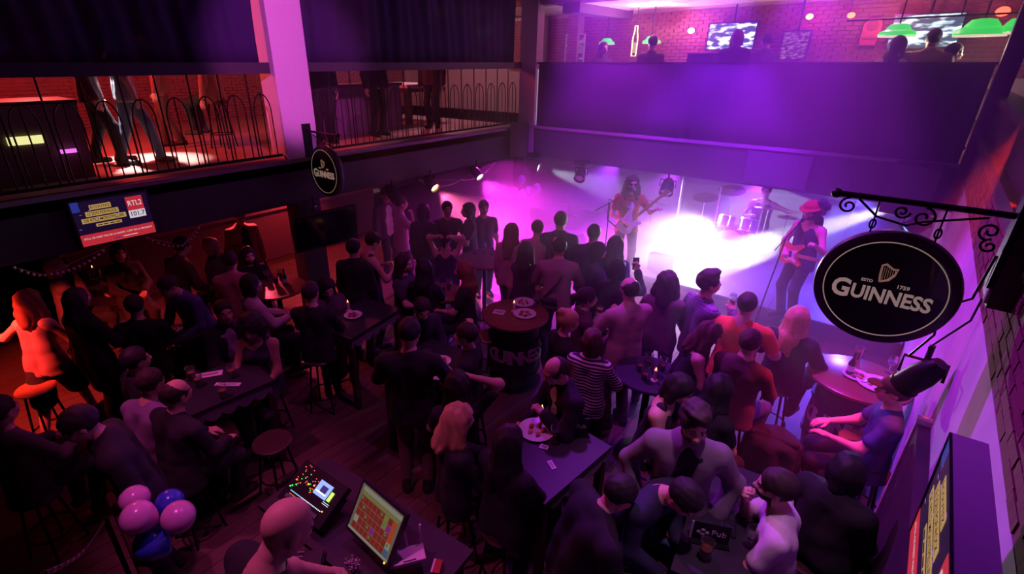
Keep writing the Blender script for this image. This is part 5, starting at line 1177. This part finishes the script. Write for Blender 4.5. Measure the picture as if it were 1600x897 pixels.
# ------------------------------------------------------------------ drums behind a clear shield
DR = mat('drum_shell', (.10, .03, .14), .3, var=.1, coat=.5); CHR = mat('chrome', (.75, .75, .78), .18, .95, var=.03); SKN = mat('drum_skin', (.7, .68, .72), .5, var=.04); BRS = mat('cymbal_brass', (.6, .42, .16), .25, .9, var=.08)
def drum(name, loc, r, d, label, tilt=0, axis='Z', group='drum kit', legs=True):
    t = thing(name, loc, label, 'drum', 0, group); Mx = Matrix.Rotation(PI / 2, 4, 'X') if axis == 'Y' else Matrix.Rotation(tilt, 4, 'X')
    MB().lathe([(r, -d / 2), (r, d / 2)], 28).build('shell', DR, t, M=Mx, smooth=True)
    for z in (-d / 2, d / 2):
        MB().lathe([(0, z - .002), (r * .98, z - .002), (r * .98, z + .002), (0, z + .002)], 28).build('skin', SKN, t, M=Mx)
        MB().lathe([(r, z - .012), (r + .012, z - .012), (r + .012, z + .012), (r, z + .012)], 28).build('hoop', CHR, t, M=Mx)
    for k in range(6): a = k * PI / 3; MB().cyl((r * 1.02 * math.cos(a), r * 1.02 * math.sin(a), -d / 2), (r * 1.02 * math.cos(a), r * 1.02 * math.sin(a), d / 2), .006, n=6).build('lug', CHR, t, M=Mx)
    zz = loc[2] - SG
    if legs:
        for k in range(3):
            a = k * 2.094 + .5; MB().cyl((r * math.cos(a) * (1 if axis == 'Z' else .9), r * math.sin(a) * (1 if axis == 'Z' else .5), 0 if axis == 'Z' else -.05), (r * 1.15 * math.cos(a), r * 1.15 * math.sin(a), -zz / U), .008, n=6).build('leg', CHR, t)
    return t
DX, DY = -2.75, 12.35
drum('bass_drum', (DX, DY, SG + .29 * U), .28, .42, 'large bass drum at the front of the kit', axis='Y')
drum('tom_drum', (DX - .22, DY + .08, SG + .78), .15, .22, 'left tom over the bass drum', R(-18)); drum('tom_drum', (DX + .24, DY + .08, SG + .78), .16, .23, 'right tom over the bass drum', R(-18))
drum('floor_tom', (DX - .62, DY + .40, SG + .46), .20, .36, 'floor tom at the left of the kit'); drum('snare_drum', (DX + .55, DY + .35, SG + .62), .18, .14, 'snare drum beside the drummer')
def cymbal(x, y, z, r, label, tilt=12):
    t = thing('cymbal', (x, y, SG), label, 'cymbal', 0, 'drum kit'); zz = (z - SG) / U
    MB().lathe([(0, .03), (.03, .028), (.045, .012), (r * .6, .004), (r, -.008), (r, -.010), (.04, .006), (0, .02)], 28).build('plate', BRS, t, M=Matrix.Translation((0, 0, zz)) @ Matrix.Rotation(R(tilt), 4, 'X'), smooth=True)
    MB().cyl((0, 0, .05), (0, 0, zz + .02), .009, n=6).build('pole', CHR, t)
    for k in range(3): a = k * 2.094; MB().cyl((0, 0, .28), (.26 * math.cos(a), .26 * math.sin(a), .01), .008, n=6).build('leg', CHR, t)
cymbal(DX - .75, DY - .05, SG + 1.30, .24, 'crash cymbal at the left of the kit'); cymbal(DX + .62, DY - .1, SG + 1.28, .24, 'crash cymbal at the right of the kit', -10); cymbal(DX + .95, DY + .35, SG + 1.05, .18, 'hi-hat beside the snare', 0); cymbal(DX - .35, DY + .55, SG + 1.42, .26, 'ride cymbal over the floor tom', 14)
ds = thing('drum_shield', (-2.6, 11.85, SG), 'clear folding shield standing in front of the drums', 'shield', s=1)
CLEAR = mat('clear_acrylic', (.92, .92, .96), .05, trans=.0, var=0, alpha=.12)
pts = [(-1.55, .65), (-1.3, 0), (-.45, -.12), (.45, -.12), (1.25, .0), (1.95, .45)]
for (x0, y0), (x1, y1) in zip(pts, pts[1:]):
    L = math.hypot(x1 - x0, y1 - y0); a = math.atan2(y1 - y0, x1 - x0)
    MB().box(((x0 + x1) / 2, (y0 + y1) / 2, .85), (L - .03, .012, 1.68), a).build('pane', CLEAR, ds)
for x0, y0 in pts: MB().box((x0, y0, .85), (.028, .028, 1.70)).build('hinge_post', mat('acrylic_edge', (.75, .72, .8), .3, var=0), ds)
# ------------------------------------------------------------------ balloons
def balloon(loc, r, m, label, group, d=(0, 0, 1)):
    t = thing('balloon', loc, label, 'balloon', 0, group, s=1, rot=Vector(d).to_track_quat('Z', 'Y').to_euler())
    MB().lathe([(0, -r * 1.22), (r * .10, -r * 1.18), (r * .35, -r * .98), (r * .72, -r * .58), (r * .96, -.1 * r), (r, .25 * r), (r * .85, .68 * r), (r * .5, .98 * r), (r * .2, 1.08 * r), (0, 1.1 * r)], 24).build('skin', m, t, smooth=True)
    MB().lathe([(r * .02, -r * 1.2), (r * .10, -r * 1.32), (r * .06, -r * 1.33), (0, -r * 1.25)], 10).build('knot', m, t)
BPK = mat('balloon_pink', (.62, .30, .58), .22, var=.05, coat=.4); BBL = mat('balloon_blue', (.04, .08, .60), .22, var=.05, coat=.4); BLV = mat('balloon_lavender', (.55, .50, .75), .25, var=.05, coat=.4)
GB = 'balloons tied at the picture\'s lower left'
for px, py, z, r, m, lb, d in ((211, 783, 1.50, .105, BPK, 'top left pink balloon of the bunch beside the stairs', (-.2, .2, 1)), (219, 809, 1.60, .115, BPK, 'nearest pink balloon of the bunch beside the stairs', (-.1, -.5, .6)), (265, 787, 1.45, .10, BBL, 'upper blue balloon of the bunch beside the stairs', (.3, .3, 1)), (278, 808, 1.50, .115, BPK, 'rightmost pink balloon of the bunch beside the stairs', (.8, 0, .6)), (240, 850, 1.35, .12, BBL, 'lower blue balloon of the bunch beside the stairs', (-.3, -.4, .7))):
    q = atz(px, py, z); balloon(tuple(q), r, m, lb, GB, d)
GC = 'balloons on the corner post'
for px, py, r, lb, d in ((815, 281, .12, 'uppermost balloon on the corner post', (0, 0, 1)), (804, 299, .13, 'left balloon on the corner post', (-1, 0, .2)), (816, 304, .13, 'lowest balloon on the corner post', (0, -.3, -1)), (827, 297, .11, 'middle pale balloon on the corner post', (.2, -1, .2)), (838, 296, .12, 'right pale balloon on the corner post', (1, -.2, .1)), (839, 291, .08, 'small pale balloon on the corner post', (.6, -.2, .8))):
    q = aty(px, py, 10.85 if r > .1 else 10.7); balloon(tuple(q), r, BLV, lb, GC, d)
# ------------------------------------------------------------------ sound desk
DKZ = 1.10
def quad_frame(c, zs):
    """surveyed corners (top, right, bottom, left) of a tilted panel -> centre, axes, size"""
    P = [atz(px, py, z) for (px, py), z in zip(c, zs)]
    ctr = sum(P) / 4; x = (P[1] - P[0] + P[2] - P[3]) / 2; y = (P[0] - P[3] + P[1] - P[2]) / 2
    return ctr, x, y, np.linalg.norm(x), np.linalg.norm(y)
c_, xa, ya, wd, hd = quad_frame([(487, 716), (540, 772), (497, 812), (430, 784)], (1.32, 1.32, 1.16, 1.16))
dk = thing('sound_desk_table', (c_[0] + .15, c_[1] + .12, 0), 'black table under the sound desk and monitor', 'table', math.atan2(xa[1], xa[0]), s=1)
MB().box((.28, 0, 1.02), (1.75, .72, .05)).build('table_top', TABLEBLACK, dk)
for sx in (-.5, 1.06):
    for sy in (-.3, .3): MB().box((sx, sy, .5), (.05, .05, 1.0)).build('leg', BLACKMETAL, dk)
rd = P_['dj']['root']; rs = thing('desk_riser', (rd[0], rd[1], 0), 'low black riser under the person at the sound desk', 'platform', math.atan2(xa[1], xa[0]), s=1)
MB().bb((-.40, -.40, .0), (.40, .30, .52)).build('box', BLACKCLOTH, rs); MB().bb((-.42, -.42, .52), (.42, .32, .55)).build('top_board', TABLEBLACK, rs)
mx = empty('mixing_console', label='mixing console dotted with coloured lights', cat='console'); mx.matrix_world = basis(xa, ya, c_)
MB().box((0, 0, -.03), (wd * 1.1, hd * 1.05, .06)).build('case', mat('console_black', (.012, .012, .014), .4), mx)
MB().box((0, -hd * .1, -.085), (wd * 1.05, hd * .8, .05)).build('foot', MATS['console_black'], mx)
SC_B = emission('console_blue', (.25, .35, 1), 1.5); MB().box((wd * .16, hd * .18, .004), (wd * .30, hd * .34, .006)).build('screen', SC_B, mx)
MB().box((wd * .18, hd * .19, .008), (wd * .14, hd * .16, .002)).build('graph', emission('console_dim', (.06, .05, .3), .6), mx); MB().box((wd * .155, hd * .10, .008), (wd * .24, hd * .03, .002)).build('graph_line', emission('console_white', (.8, .85, 1), 2.5), mx)
MB().box((wd * .37, hd * .14, .004), (wd * .06, hd * .22, .006)).build('meter', emission('meter_yellow', (.5, .9, .1), 1.6), mx)
LED = [emission('led_red', (1, .12, .05), 1.7), emission('led_green', (.08, 1, .15), 1.7), emission('led_amber', (1, .5, .05), 1.7), emission('led_cyan', (.25, .75, 1), 1.7), emission('led_white', (.7, .85, 1), 1.7)]
ledm = [MB().box((0, 0, .003), (.0065, .0065, .005)).mesh('led', m) for m in LED]; rg = np.random.default_rng(11)
for k in range(34):
    u, v_ = rg.uniform(-.46, .0), rg.uniform(-.05, .46); mesh_obj('led', ledm[int(rg.choice([0, 0, 0, 2, 1]))], mx, (u * wd, v_ * hd, 0))
for k in range(22): mesh_obj('fader_light', ledm[3 if k < 8 else 4], mx, ((-.40 + .036 * k) * wd, -.22 * hd, 0))
for k in range(6): mesh_obj('led', ledm[0], mx, ((-.38 + .036 * k) * wd, -.29 * hd, 0))
for u, v_, c in ((-.44, -.12, 1), (-.47, -.16, 1), (-.38, -.06, 1), (-.2, -.36, 1), (.40, -.20, 2), (-.16, .1, 2), (-.05, .14, 2)): mesh_obj('led', ledm[c], mx, (u * wd, v_ * hd, .002)).scale = (1.6, 1.6, 1)
for k in range(14): mesh_obj('led', ledm[4], mx, ((.30 + .022 * (k % 7)) * wd, (-.02 - .04 * (k // 7)) * hd, 0)).scale = (.6, .6, 1)
for k in range(20): MB().box(((-.40 + .04 * k) * wd, -.36 * hd, .012), (.010, .03, .014)).build('fader', mat('fader_grey', (.3, .3, .32), .5), mx)
c_, xa, ya, wd, hd = quad_frame([(573, 760), (638, 813), (597, 874), (540, 816)], (1.52, 1.52, 1.22, 1.22))
mo = empty('desk_monitor', label='tilted monitor showing a red tiled page beside the sound desk', cat='monitor'); mo.matrix_world = basis(xa, ya, c_)
MB().box((0, 0, -.02), (wd * 1.10, hd * 1.14, .035)).build('casing', mat('monitor_black', (.03, .022, .03), .35), mo)
MON = {k: emission('mon_' + k, c, p * .5) for k, c, p in (('beige', (.55, .46, .34), .34), ('red', (.55, .05, .025), .5), ('lime', (.55, .55, .10), .45), ('pale', (.7, .66, .5), .5), ('orange', (.9, .12, .03), .6), ('mag', (.6, .05, .5), .5), ('green', (.2, .5, .15), .5), ('blue', (.1, .3, .6), .5))}
sn = MB().box((0, 0, .001), (wd, hd, .002)).build('screen', MON['beige'], mo)
def cell(n, u0, v0, u1, v1, m, z=.003): MB().box((((u0 + u1) / 2 - .5) * wd, (.5 - (v0 + v1) / 2) * hd, z), ((u1 - u0) * wd, (v1 - v0) * hd, .001)).build(n, MON[m], sn)
cell('title_bar', .05, .03, 1, .12, 'pale'); cell('tool_bar', .06, .14, .96, .20, 'lime'); cell('task_bar', .0, .94, 1, .985, 'pale')
for i in range(9):
    for j in range(5):
        m = 'red'
        if (i, j) in ((7, 1), (4, 3)): m = 'mag'
        if (i, j) in ((0, 3), (8, 3)): m = 'pale'
        if i >= 8 and j != 3: m = 'orange'
        if (i, j) in ((6, 0), (6, 1)): m = 'lime'
        if (i, j) == (8, 4): m = 'blue'
        cell('tile', .06 + i * .10, .22 + j * .145, .06 + i * .10 + .092, .22 + j * .145 + .130, m)
        if (i * 7 + j * 3) % 5 == 0: cell('thumbnail', .075 + i * .10, .24 + j * .145, .115 + i * .10, .30 + j * .145, 'green', .0045)
MB().box((wd * .46, -hd * .52, .003), (.012, .012, .008)).build('power_light', LED[2], mo)
MB().box((0, .0, -.13), (.16, .16, .20)).build('stand', MATS['monitor_black'], mo)
c_, xa, ya, wd, hd = quad_frame([(612, 868), (661, 853), (666, 880), (617, 890)], (1.16, 1.16, 1.14, 1.14))
ro = empty('wireless_router', label='white wireless router beside the tilted monitor', cat='router'); ro.matrix_world = basis(xa, ya, c_ + np.array([0, 0, .03]))
RW = mat('router_white', (.66, .60, .62), .5, var=.05)
MB().box((0, 0, 0), (wd, hd, .035)).build('body', RW, ro); MB().box((0, -hd * .40, .019), (wd * .4, .008, .003)).build('slot', BLACKMETAL, ro)
for s in (-.42, 0, .42): MB().cyl((wd * s, hd * .48, .0), (wd * s * 1.3 - .02, hd * .55 + .05, .17), .009, n=8).build('antenna', RW, ro)
q = atz(455, 880, 1.16); lt = thing('laptop', (q[0], q[1], 1.10), 'dark laptop lying shut before the sound desk', 'laptop', R(45), s=1)
MB().box((0, 0, -.0), (.40, .27, .025)).build('body', mat('laptop_black', (.02, .018, .022), .35), lt); MB().tube([(-.10, .08, .018), (.06, .08, .018), (.06, .12, .018), (-.10, .12, .018)], .006, 6, True).build('tray_outline', mat('tray_grey', (.3, .27, .3), .5), lt)
MB().box((0, 0, -.56), (.42, .3, 1.09)).build('flight_case', MATS['console_black'], lt)
q = atz(552, 885, 1.15); t = thing('potted_heather', (q[0], q[1], 1.045), 'small pot of pale heather before the monitor', 'plant', s=1)
MB().lathe([(0, 0), (.035, 0), (.045, .07), (0, .07)], 14).build('pot', mat('pot_brown', (.12, .05, .03), .7), t); mb = MB()
for k in range(50):
    a, r_ = rg.uniform(0, 6.28), rg.uniform(0, .05); mb.cyl((r_ * .4 * math.cos(a), r_ * .4 * math.sin(a), .06), (r_ * 1.2 * math.cos(a), r_ * 1.2 * math.sin(a), .06 + rg.uniform(.05, .11)), .004, .006, 5)
setp(mb.build('sprigs', mat('heather', (.45, .35, .42), .8), t), kind='stuff')
q = atz(683, 885, 1.1); cb = thing('cigarette_box', (q[0], q[1], 1.045), 'red and white packet at the corner of the desk table', 'packet', R(30), s=1); MB().box((0, 0, .03), (.06, .11, .06)).build('box', mat('packet_red', (.35, .04, .02), .6), cb); MB().box((-.03, 0, .03), (.012, .11, .061)).build('white_side', PAPER, cb)
# ------------------------------------------------------------------ dark stair and chain at the lower left
st = thing('stair_rail', tuple(atz(205, 880, .9)), 'dark wooden stair rail beside the bunch of balloons', 'railing', s=1); b0 = Vector(atz(205, 880, .9))
pA, pB = Vector(atz(172, 775, 1.0)) - b0, Vector(atz(228, 897, 1.25)) - b0
MB().tube([pA, pB, pB + (pB - pA) * .3], .035, 8).build('hand_rail', DARKWOOD, st)
for u in (0, .5, 1.0): pp = pA.lerp(pB, u); MB().cyl(pp, (pp.x, pp.y, -.9), .03, n=8).build('post', DARKWOOD, st)
A, B = Vector(atz(165, 812, 1.0)), Vector(atz(68, 897, 1.2)); ch = thing('barrier_chain', tuple(A), 'thin metal chain hanging across the dark stair', 'chain', s=1)
lk_ = MB().tube([(.028 * math.cos(a), .010 * math.sin(a), 0) for a in np.linspace(0, 2 * PI, 11)[:-1]], .004, 5, True).mesh('link', mat('dull_steel', (.25, .2, .2), .4, .8))
n_ = 26
for k in range(n_):
    u = k / (n_ - 1); p = (B - A) * u; p.z -= .10 * math.sin(PI * u); o = mesh_obj('link', lk_, ch, p); o.rotation_euler = (PI / 2 * (k % 2), 0, math.atan2((B - A).y, (B - A).x))
MB().cyl((0, 0, -1.0), (0, 0, .02), .02, n=8).build('post', BLACKMETAL, ch); MB().cyl((B - A) + Vector((0, 0, -1.2)), (B - A) + Vector((0, 0, .02)), .02, n=8).build('post', BLACKMETAL, ch)
# ------------------------------------------------------------------ bar and garlands under the left gallery
br = thing('bar_counter', (-11.9, 5.2, 0), 'lit bar counter in the back under the left gallery', 'bar', s=1)
MB().bb((-.35, -3.6, 0), (.35, 3.6, 1.22)).build('front', mat('bar_front', (.10, .035, .025), .6, var=.2), br); MB().bb((-.45, -3.7, 1.22), (.45, 3.7, 1.29)).build('counter_top', REDTOP, br)
bs = thing('back_bar_shelf', (-14.6, 5.2, 0), 'shelves of bottles behind the lit bar counter', 'shelf', s=1)
for z in (.9, 1.35, 1.8): MB().bb((-.25, -3.4, z), (.25, 3.4, z + .04)).build('board', DARKWOOD, bs)
for y_ in (-3.4, -1.1, 1.1, 3.4): MB().bb((-.25, y_ - .03, 0), (.25, y_ + .03, 2.1)).build('upright', DARKWOOD, bs)
for k in range(30):
    z = (.94, 1.39)[k % 2]; bottle(-14.5 + .05 * (k % 3), 2.2 + k * .2, z, 'bottle standing on the shelves behind the bar', ((.06, .10, .03), (.25, .08, .02), (.3, .25, .2))[k % 3], .28)
def garland(pts, label, r=.016, step=.06):
    t = thing('garland', tuple(pts[0]), label, 'garland', s=1); m = mat('garland_bead', (.75, .6, .58), .3, var=.1); me = MB().ball((0, 0, 0), r, 8, 5).mesh('bead', m, True)
    P = [Vector(p) for p in pts]; o = P[0]
    for a, b in zip(P, P[1:]):
        L = (b - a).length; n = max(int(L / step), 2)
        for i in range(n): u = i / n; p = a.lerp(b, u); p.z -= .22 * L * u * (1 - u) * 2; mesh_obj('bead', me, t, p - o)
    MB().tube([p - o - Vector((0, 0, .0)) for p in P], .003, 4).build('thread', m, t) if len(P) > 2 else None
    return t
garland([atx(22, 418, -7.95), atx(70, 430, -7.95), atx(168, 386, -7.95)], 'beaded garland sagging below the advert television', .02)
garland([atx(230, 372, -7.95), atx(285, 384, -7.95), atx(315, 350, -7.95)], 'short beaded garland right of the advert television', .014)
garland([atx(655, 281, -7.985), atx(720, 281, -7.985), atx(775, 253, -7.985)], 'light garland between the lit can lamps on the left fascia', .016)
ti = thing('tinsel', tuple(atx(490, 322, -7.9)), 'silver tinsel tied to the column under the round sign', 'tinsel', s=1); mb = MB()
for k in range(90):
    a, z = rg.uniform(0, 6.28), rg.uniform(-.35, .12); mb.box((.05 * math.cos(a), .05 * math.sin(a), z), (.05, .004, .012), a)
mb.build('strands', mat('tinsel_silver', (.8, .75, .8), .15, .9), ti); MB().cyl((0, 0, -.4), (0, 0, .2), .012).build('core', BLACKMETAL, ti)
# ------------------------------------------------------------------ upper billiard hall
GRN = mat('green_shade', (.03, .55, .10), .35, var=.05, emit=(.03, .75, .10), power=.95)
def pool_lamp(px, py, w_, label, Y=12.4):
    p = aty(px, py, Y); t = thing('billiard_lamp', tuple(p), label, 'lamp', 0, 'green billiard lamps', s=1); r = w_
    MB().lathe([(r * .18, r * .62), (r * .45, r * .58), (r * .62, r * .38), (r * .66, r * .28), (r * .92, r * .16), (r, -.02 * r), (r * .95, -.10 * r), (r * .9, -.08 * r), (r * .8, .12 * r), (r * .5, .3 * r), (0, .4 * r)], 28).build('shade', GRN, t, smooth=True)
    MB().lathe([(r * .94, -.14 * r), (r * .97, -.14 * r), (r * .97, -.05 * r), (r * .94, -.05 * r)], 28).build('pale_rim', emission('lamp_rim', (1, .85, .6), .9), t)
    MB().lathe([(0, -.1 * r), (r * .2, -.05 * r), (r * .2, .1 * r), (0, .2 * r)], 12).build('bulb', emission('lamp_bulb', (1, .85, .6), 8), t, smooth=True)
    MB().cyl((0, 0, r * .6), (0, 0, 5.7 - p[2]), .012, n=6).build('rod', BLACKMETAL, t)
    return t
pool_lamp(948, 68, .20, 'green billiard lamp behind the long-haired silhouette', 12.9); pool_lamp(1018, 66, .22, 'green billiard lamp behind the parapet silhouette', 12.9)
pool_lamp(1401, 54, .28, 'bright green billiard lamp above the cream top'); pool_lamp(1531, 52, .35, 'bright green billiard lamp at the parapet\'s right end'); pool_lamp(1592, 48, .30, 'green billiard lamp half hidden past the dark post')
lamp((-.6, 12.25, 4.72), (1, .85, .6), 14, .05); lamp((.35, 12.25, 4.72), (1, .85, .6), 14, .05)
rl = thing('lamp_bar', tuple(aty(1465, 27, 12.4)), 'steel rail carrying the bright green lamps', 'rail', s=1)
MB().cyl((-1.3, 0, 0), (1.6, 0, .02), .015, n=8).build('tube', BLACKMETAL, rl); MB().cyl((.3, 0, 0), (.3, 0, 1.0), .01, n=6).build('hanger', BLACKMETAL, rl)
def picture_mat(name, c1, c2, scale, p):
    m = bpy.data.materials.new(name); m.use_nodes = True; nt = m.node_tree; b = nt.nodes['Principled BSDF']; n = nt.nodes.new('ShaderNodeTexNoise'); n.inputs['Scale'].default_value = scale
    tc = nt.nodes.new('ShaderNodeTexCoord'); mp = nt.nodes.new('ShaderNodeMapping'); mp.inputs['Scale'].default_value = (1, 1, 3); cr = nt.nodes.new('ShaderNodeValToRGB'); cr.color_ramp.elements[0].color = c1 + (1,); cr.color_ramp.elements[1].color = c2 + (1,); cr.color_ramp.elements[0].position = .47; cr.color_ramp.elements[1].position = .62
    nt.links.new(tc.outputs['Object'], mp.inputs[0]); nt.links.new(mp.outputs[0], n.inputs['Vector']); nt.links.new(n.outputs['Fac'], cr.inputs[0]); nt.links.new(cr.outputs[0], b.inputs['Emission Color']); b.inputs['Emission Strength'].default_value = p; b.inputs['Base Color'].default_value = (.02, .02, .02, 1); return m
def wall_tv(c, Y, label, m):
    a, b = aty(c[0], c[1], Y), aty(c[2], c[3], Y); ctr = (a + b) / 2; t = thing('wall_television', tuple(ctr), label, 'television', 0, 'televisions', s=1); w_, h_ = abs(b[0] - a[0]), abs(b[2] - a[2])
    MB().box((0, .03, 0), (w_ + .06, .06, h_ + .06)).build('casing', MATS['tv_black'], t); MB().box((0, -.003, 0), (w_, .006, h_)).build('screen', m, t); MB().cyl((0, .05, h_ / 2), (0, .05, 5.7 - ctr[2]), .02, n=8).build('hanger', BLACKMETAL, t); return t
wall_tv((1110, 38, 1175, 76), 13.5, 'wide television behind the silhouettes upstairs', picture_mat('tv_picture', (.02, .04, .12), (.75, .85, 1), 4, 2.2)); wall_tv((1400, 25, 1492, 72), 13.5, 'large television between the bright green lamps', picture_mat('tv_picture_b', (.02, .05, .08), (.7, .88, 1), 3, 2.2))
wall_tv((1226, 50, 1256, 92), 13.6, 'small dim screen on the brick wall upstairs', picture_mat('tv_picture_c', (.05, .01, .03), (.6, .3, .4), 9, .5))
wall_tv((742, 42, 772, 55), 13.4, 'tiny bright screen glimpsed through the curtain near the corner', picture_mat('tv_picture_d', (.3, .35, .4), (.9, .95, 1), 9, 2.0))
q0 = aty(898, 78, 13.6); pf = thing('framed_picture', tuple(q0), 'pale framed picture between the brick piers', 'picture', s=1)
MB().box((0, 0, 0), (.62, .05, .80)).build('frame', PAPER, pf); MB().box((0, -.03, 0), (.56, .01, .74)).build('print', picture_mat('glowing_print', (.03, .02, .03), (.6, .42, .5), 4, .35), pf)  # brightness of the print is an added glow
bn = thing('bottle_neon', tuple(aty(992, 66, 12.9)), 'bottle-shaped yellow neon sign hanging upstairs', 'sign', s=1)
MB().tube([(x * .55, 0, z * .62) for x, z in ((-.10, -.5), (-.12, 0), (-.10, .22), (-.06, .42), (-.06, .58), (.06, .58), (.06, .42), (.10, .22), (.12, 0), (.10, -.5))], .014, 6, True).build('outline_tube', emission('neon_yellow', (1, .85, .30), 3), bn)
MB().box((0, 0, -.12), (.07, .012, .24)).build('inner_label', emission('neon_label', (.9, .5, .1), .8), bn); MB().cyl((0, 0, .36), (0, 0, .95), .008, n=6).build('hanger', BLACKMETAL, bn)
def red_lamp(px, py, label, m, r=.07):
    p = aty(px, py, 13.55); t = thing('wall_lamp', tuple(p), label, 'lamp', 0, 'coloured wall lamps upstairs', s=1)
    MB().ball((0, 0, 0), (r, r, r * .8), 12, 8).build('bulb', m, t, smooth=True); MB().cyl((0, .02, 0), (0, .22, .02), r * .5, n=8).build('mount', BLACKMETAL, t)
red_lamp(1080, 48, 'white-hot wall lamp upstairs left of the wide television', emission('hot_bulb', (1, .55, .62), 30), .075); red_lamp(1265, 26, 'orange wall lamp upstairs right of the tall silhouette', emission('orange_bulb', (1, .14, .02), 16)); red_lamp(1330, 24, 'dimmer orange wall lamp next to the wall plaque', emission('orange_bulb2', (1, .10, .02), 8)); red_lamp(1567, 18, 'red wall lamp at the far right upstairs', REDL, .10)
lamp(tuple(aty(1080, 48, 13.3)), (1, .12, .35), 26, .07); lamp(tuple(aty(1265, 26, 13.3)), (1, .06, .05), 10, .06)
wpq = thing('wall_plaque', tuple(aty(1361, 50, 13.7)), 'red shield-shaped plaque on the brick wall upstairs', 'plaque', s=.58)
MB().prism([(-.26, -.42), (.22, -.42), (.28, .2), (.2, .42), (-.12, .42), (-.26, .25)], -.04, .04, Matrix.Rotation(PI / 2, 4, 'X')).build('board', mat('plaque_red', (.45, .06, .07), .5), wpq); MB().lathe([(0, 0), (.17, 0), (.17, .03), (0, .03)], 20).build('disc', mat('plaque_dark', (.25, .03, .04), .5), wpq, M=Matrix.Translation((0, -.04, .2)) @ Matrix.Rotation(PI / 2, 4, 'X'))
MB().box((0, -.05, -.2), (.40, .03, .05)).build('bar', MATS['plaque_dark'], wpq)
cbx = thing('loudspeaker', tuple(aty(1098, 92, 11.6)), 'dark box standing behind the far parapet beside the silhouettes', 'speaker', s=1); MB().box((0, 0, -.85), (.5, .4, 1.9)).build('cabinet', MATS['speaker_black'], cbx); MB().box((0, -.2, .0), (.42, .02, .18)).build('grille', MATS['grille'], cbx)
# left gallery furniture seen through the railing
pb = thing('pinball_cabinet', (-9.3, 1.35, 3.0), 'speckled cabinet with a glowing panel behind the left railing', 'cabinet', R(0), s=1)
MB().prism([(-.35, 0), (.40, 0), (.55, 1.0), (-.35, 1.0)], -.55, .55, Matrix.Rotation(PI / 2, 4, 'X')).build('body', mat('cabinet_speckle', (.16, .11, .08), .7, var=.5, scale=60), pb)
MB().box((.50, -.1, .58), (.03, .36, .10), M=Matrix.Rotation(R(8), 4, 'Y')).build('glow_panel', emission('panel_glow', (.9, .85, .35), 1.0), pb); MB().box((-.02, 0, 1.02), (1.0, 1.16, .05)).build('top_board', DARKWOOD, pb); MB().box((.53, .3, .40), (.03, .2, .05)).build('violet_light', emission('violet_panel', (.8, .15, .8), 1.2), pb)
def counter(x, y, L, rz, label):
    t = thing('gallery_counter', (x, y, 3.0), label, 'counter', rz, s=1); MB().bb((-.3, -L / 2, 0), (.3, L / 2, 1.0)).build('front', mat('counter_mauve', (.22, .12, .20), .7), t); MB().bb((-.36, -L / 2 - .04, 1.0), (.36, L / 2 + .04, 1.06)).build('counter_top', DARKWOOD, t)
counter(-10.2, 7.3, 2.6, 0, 'mauve panelled counter behind the second railing')
pt = thing('billiard_table', (-11.2, 9.8, 3.0), 'pale-lit billiard table behind the second railing near the corner', 'table', 0, s=1)
MB().bb((-.9, -.6, .85), (.9, .6, .98)).build('bed', mat('baize', (.55, .45, .45), .8), pt); MB().bb((-1.0, -.7, .80), (1.0, .7, .90)).build('frame', DARKWOOD, pt)
for sx in (-.8, .8):
    for sy in (-.5, .5): MB().bb((sx - .07, sy - .07, 0), (sx + .07, sy + .07, .8)).build('leg', DARKWOOD, pt)
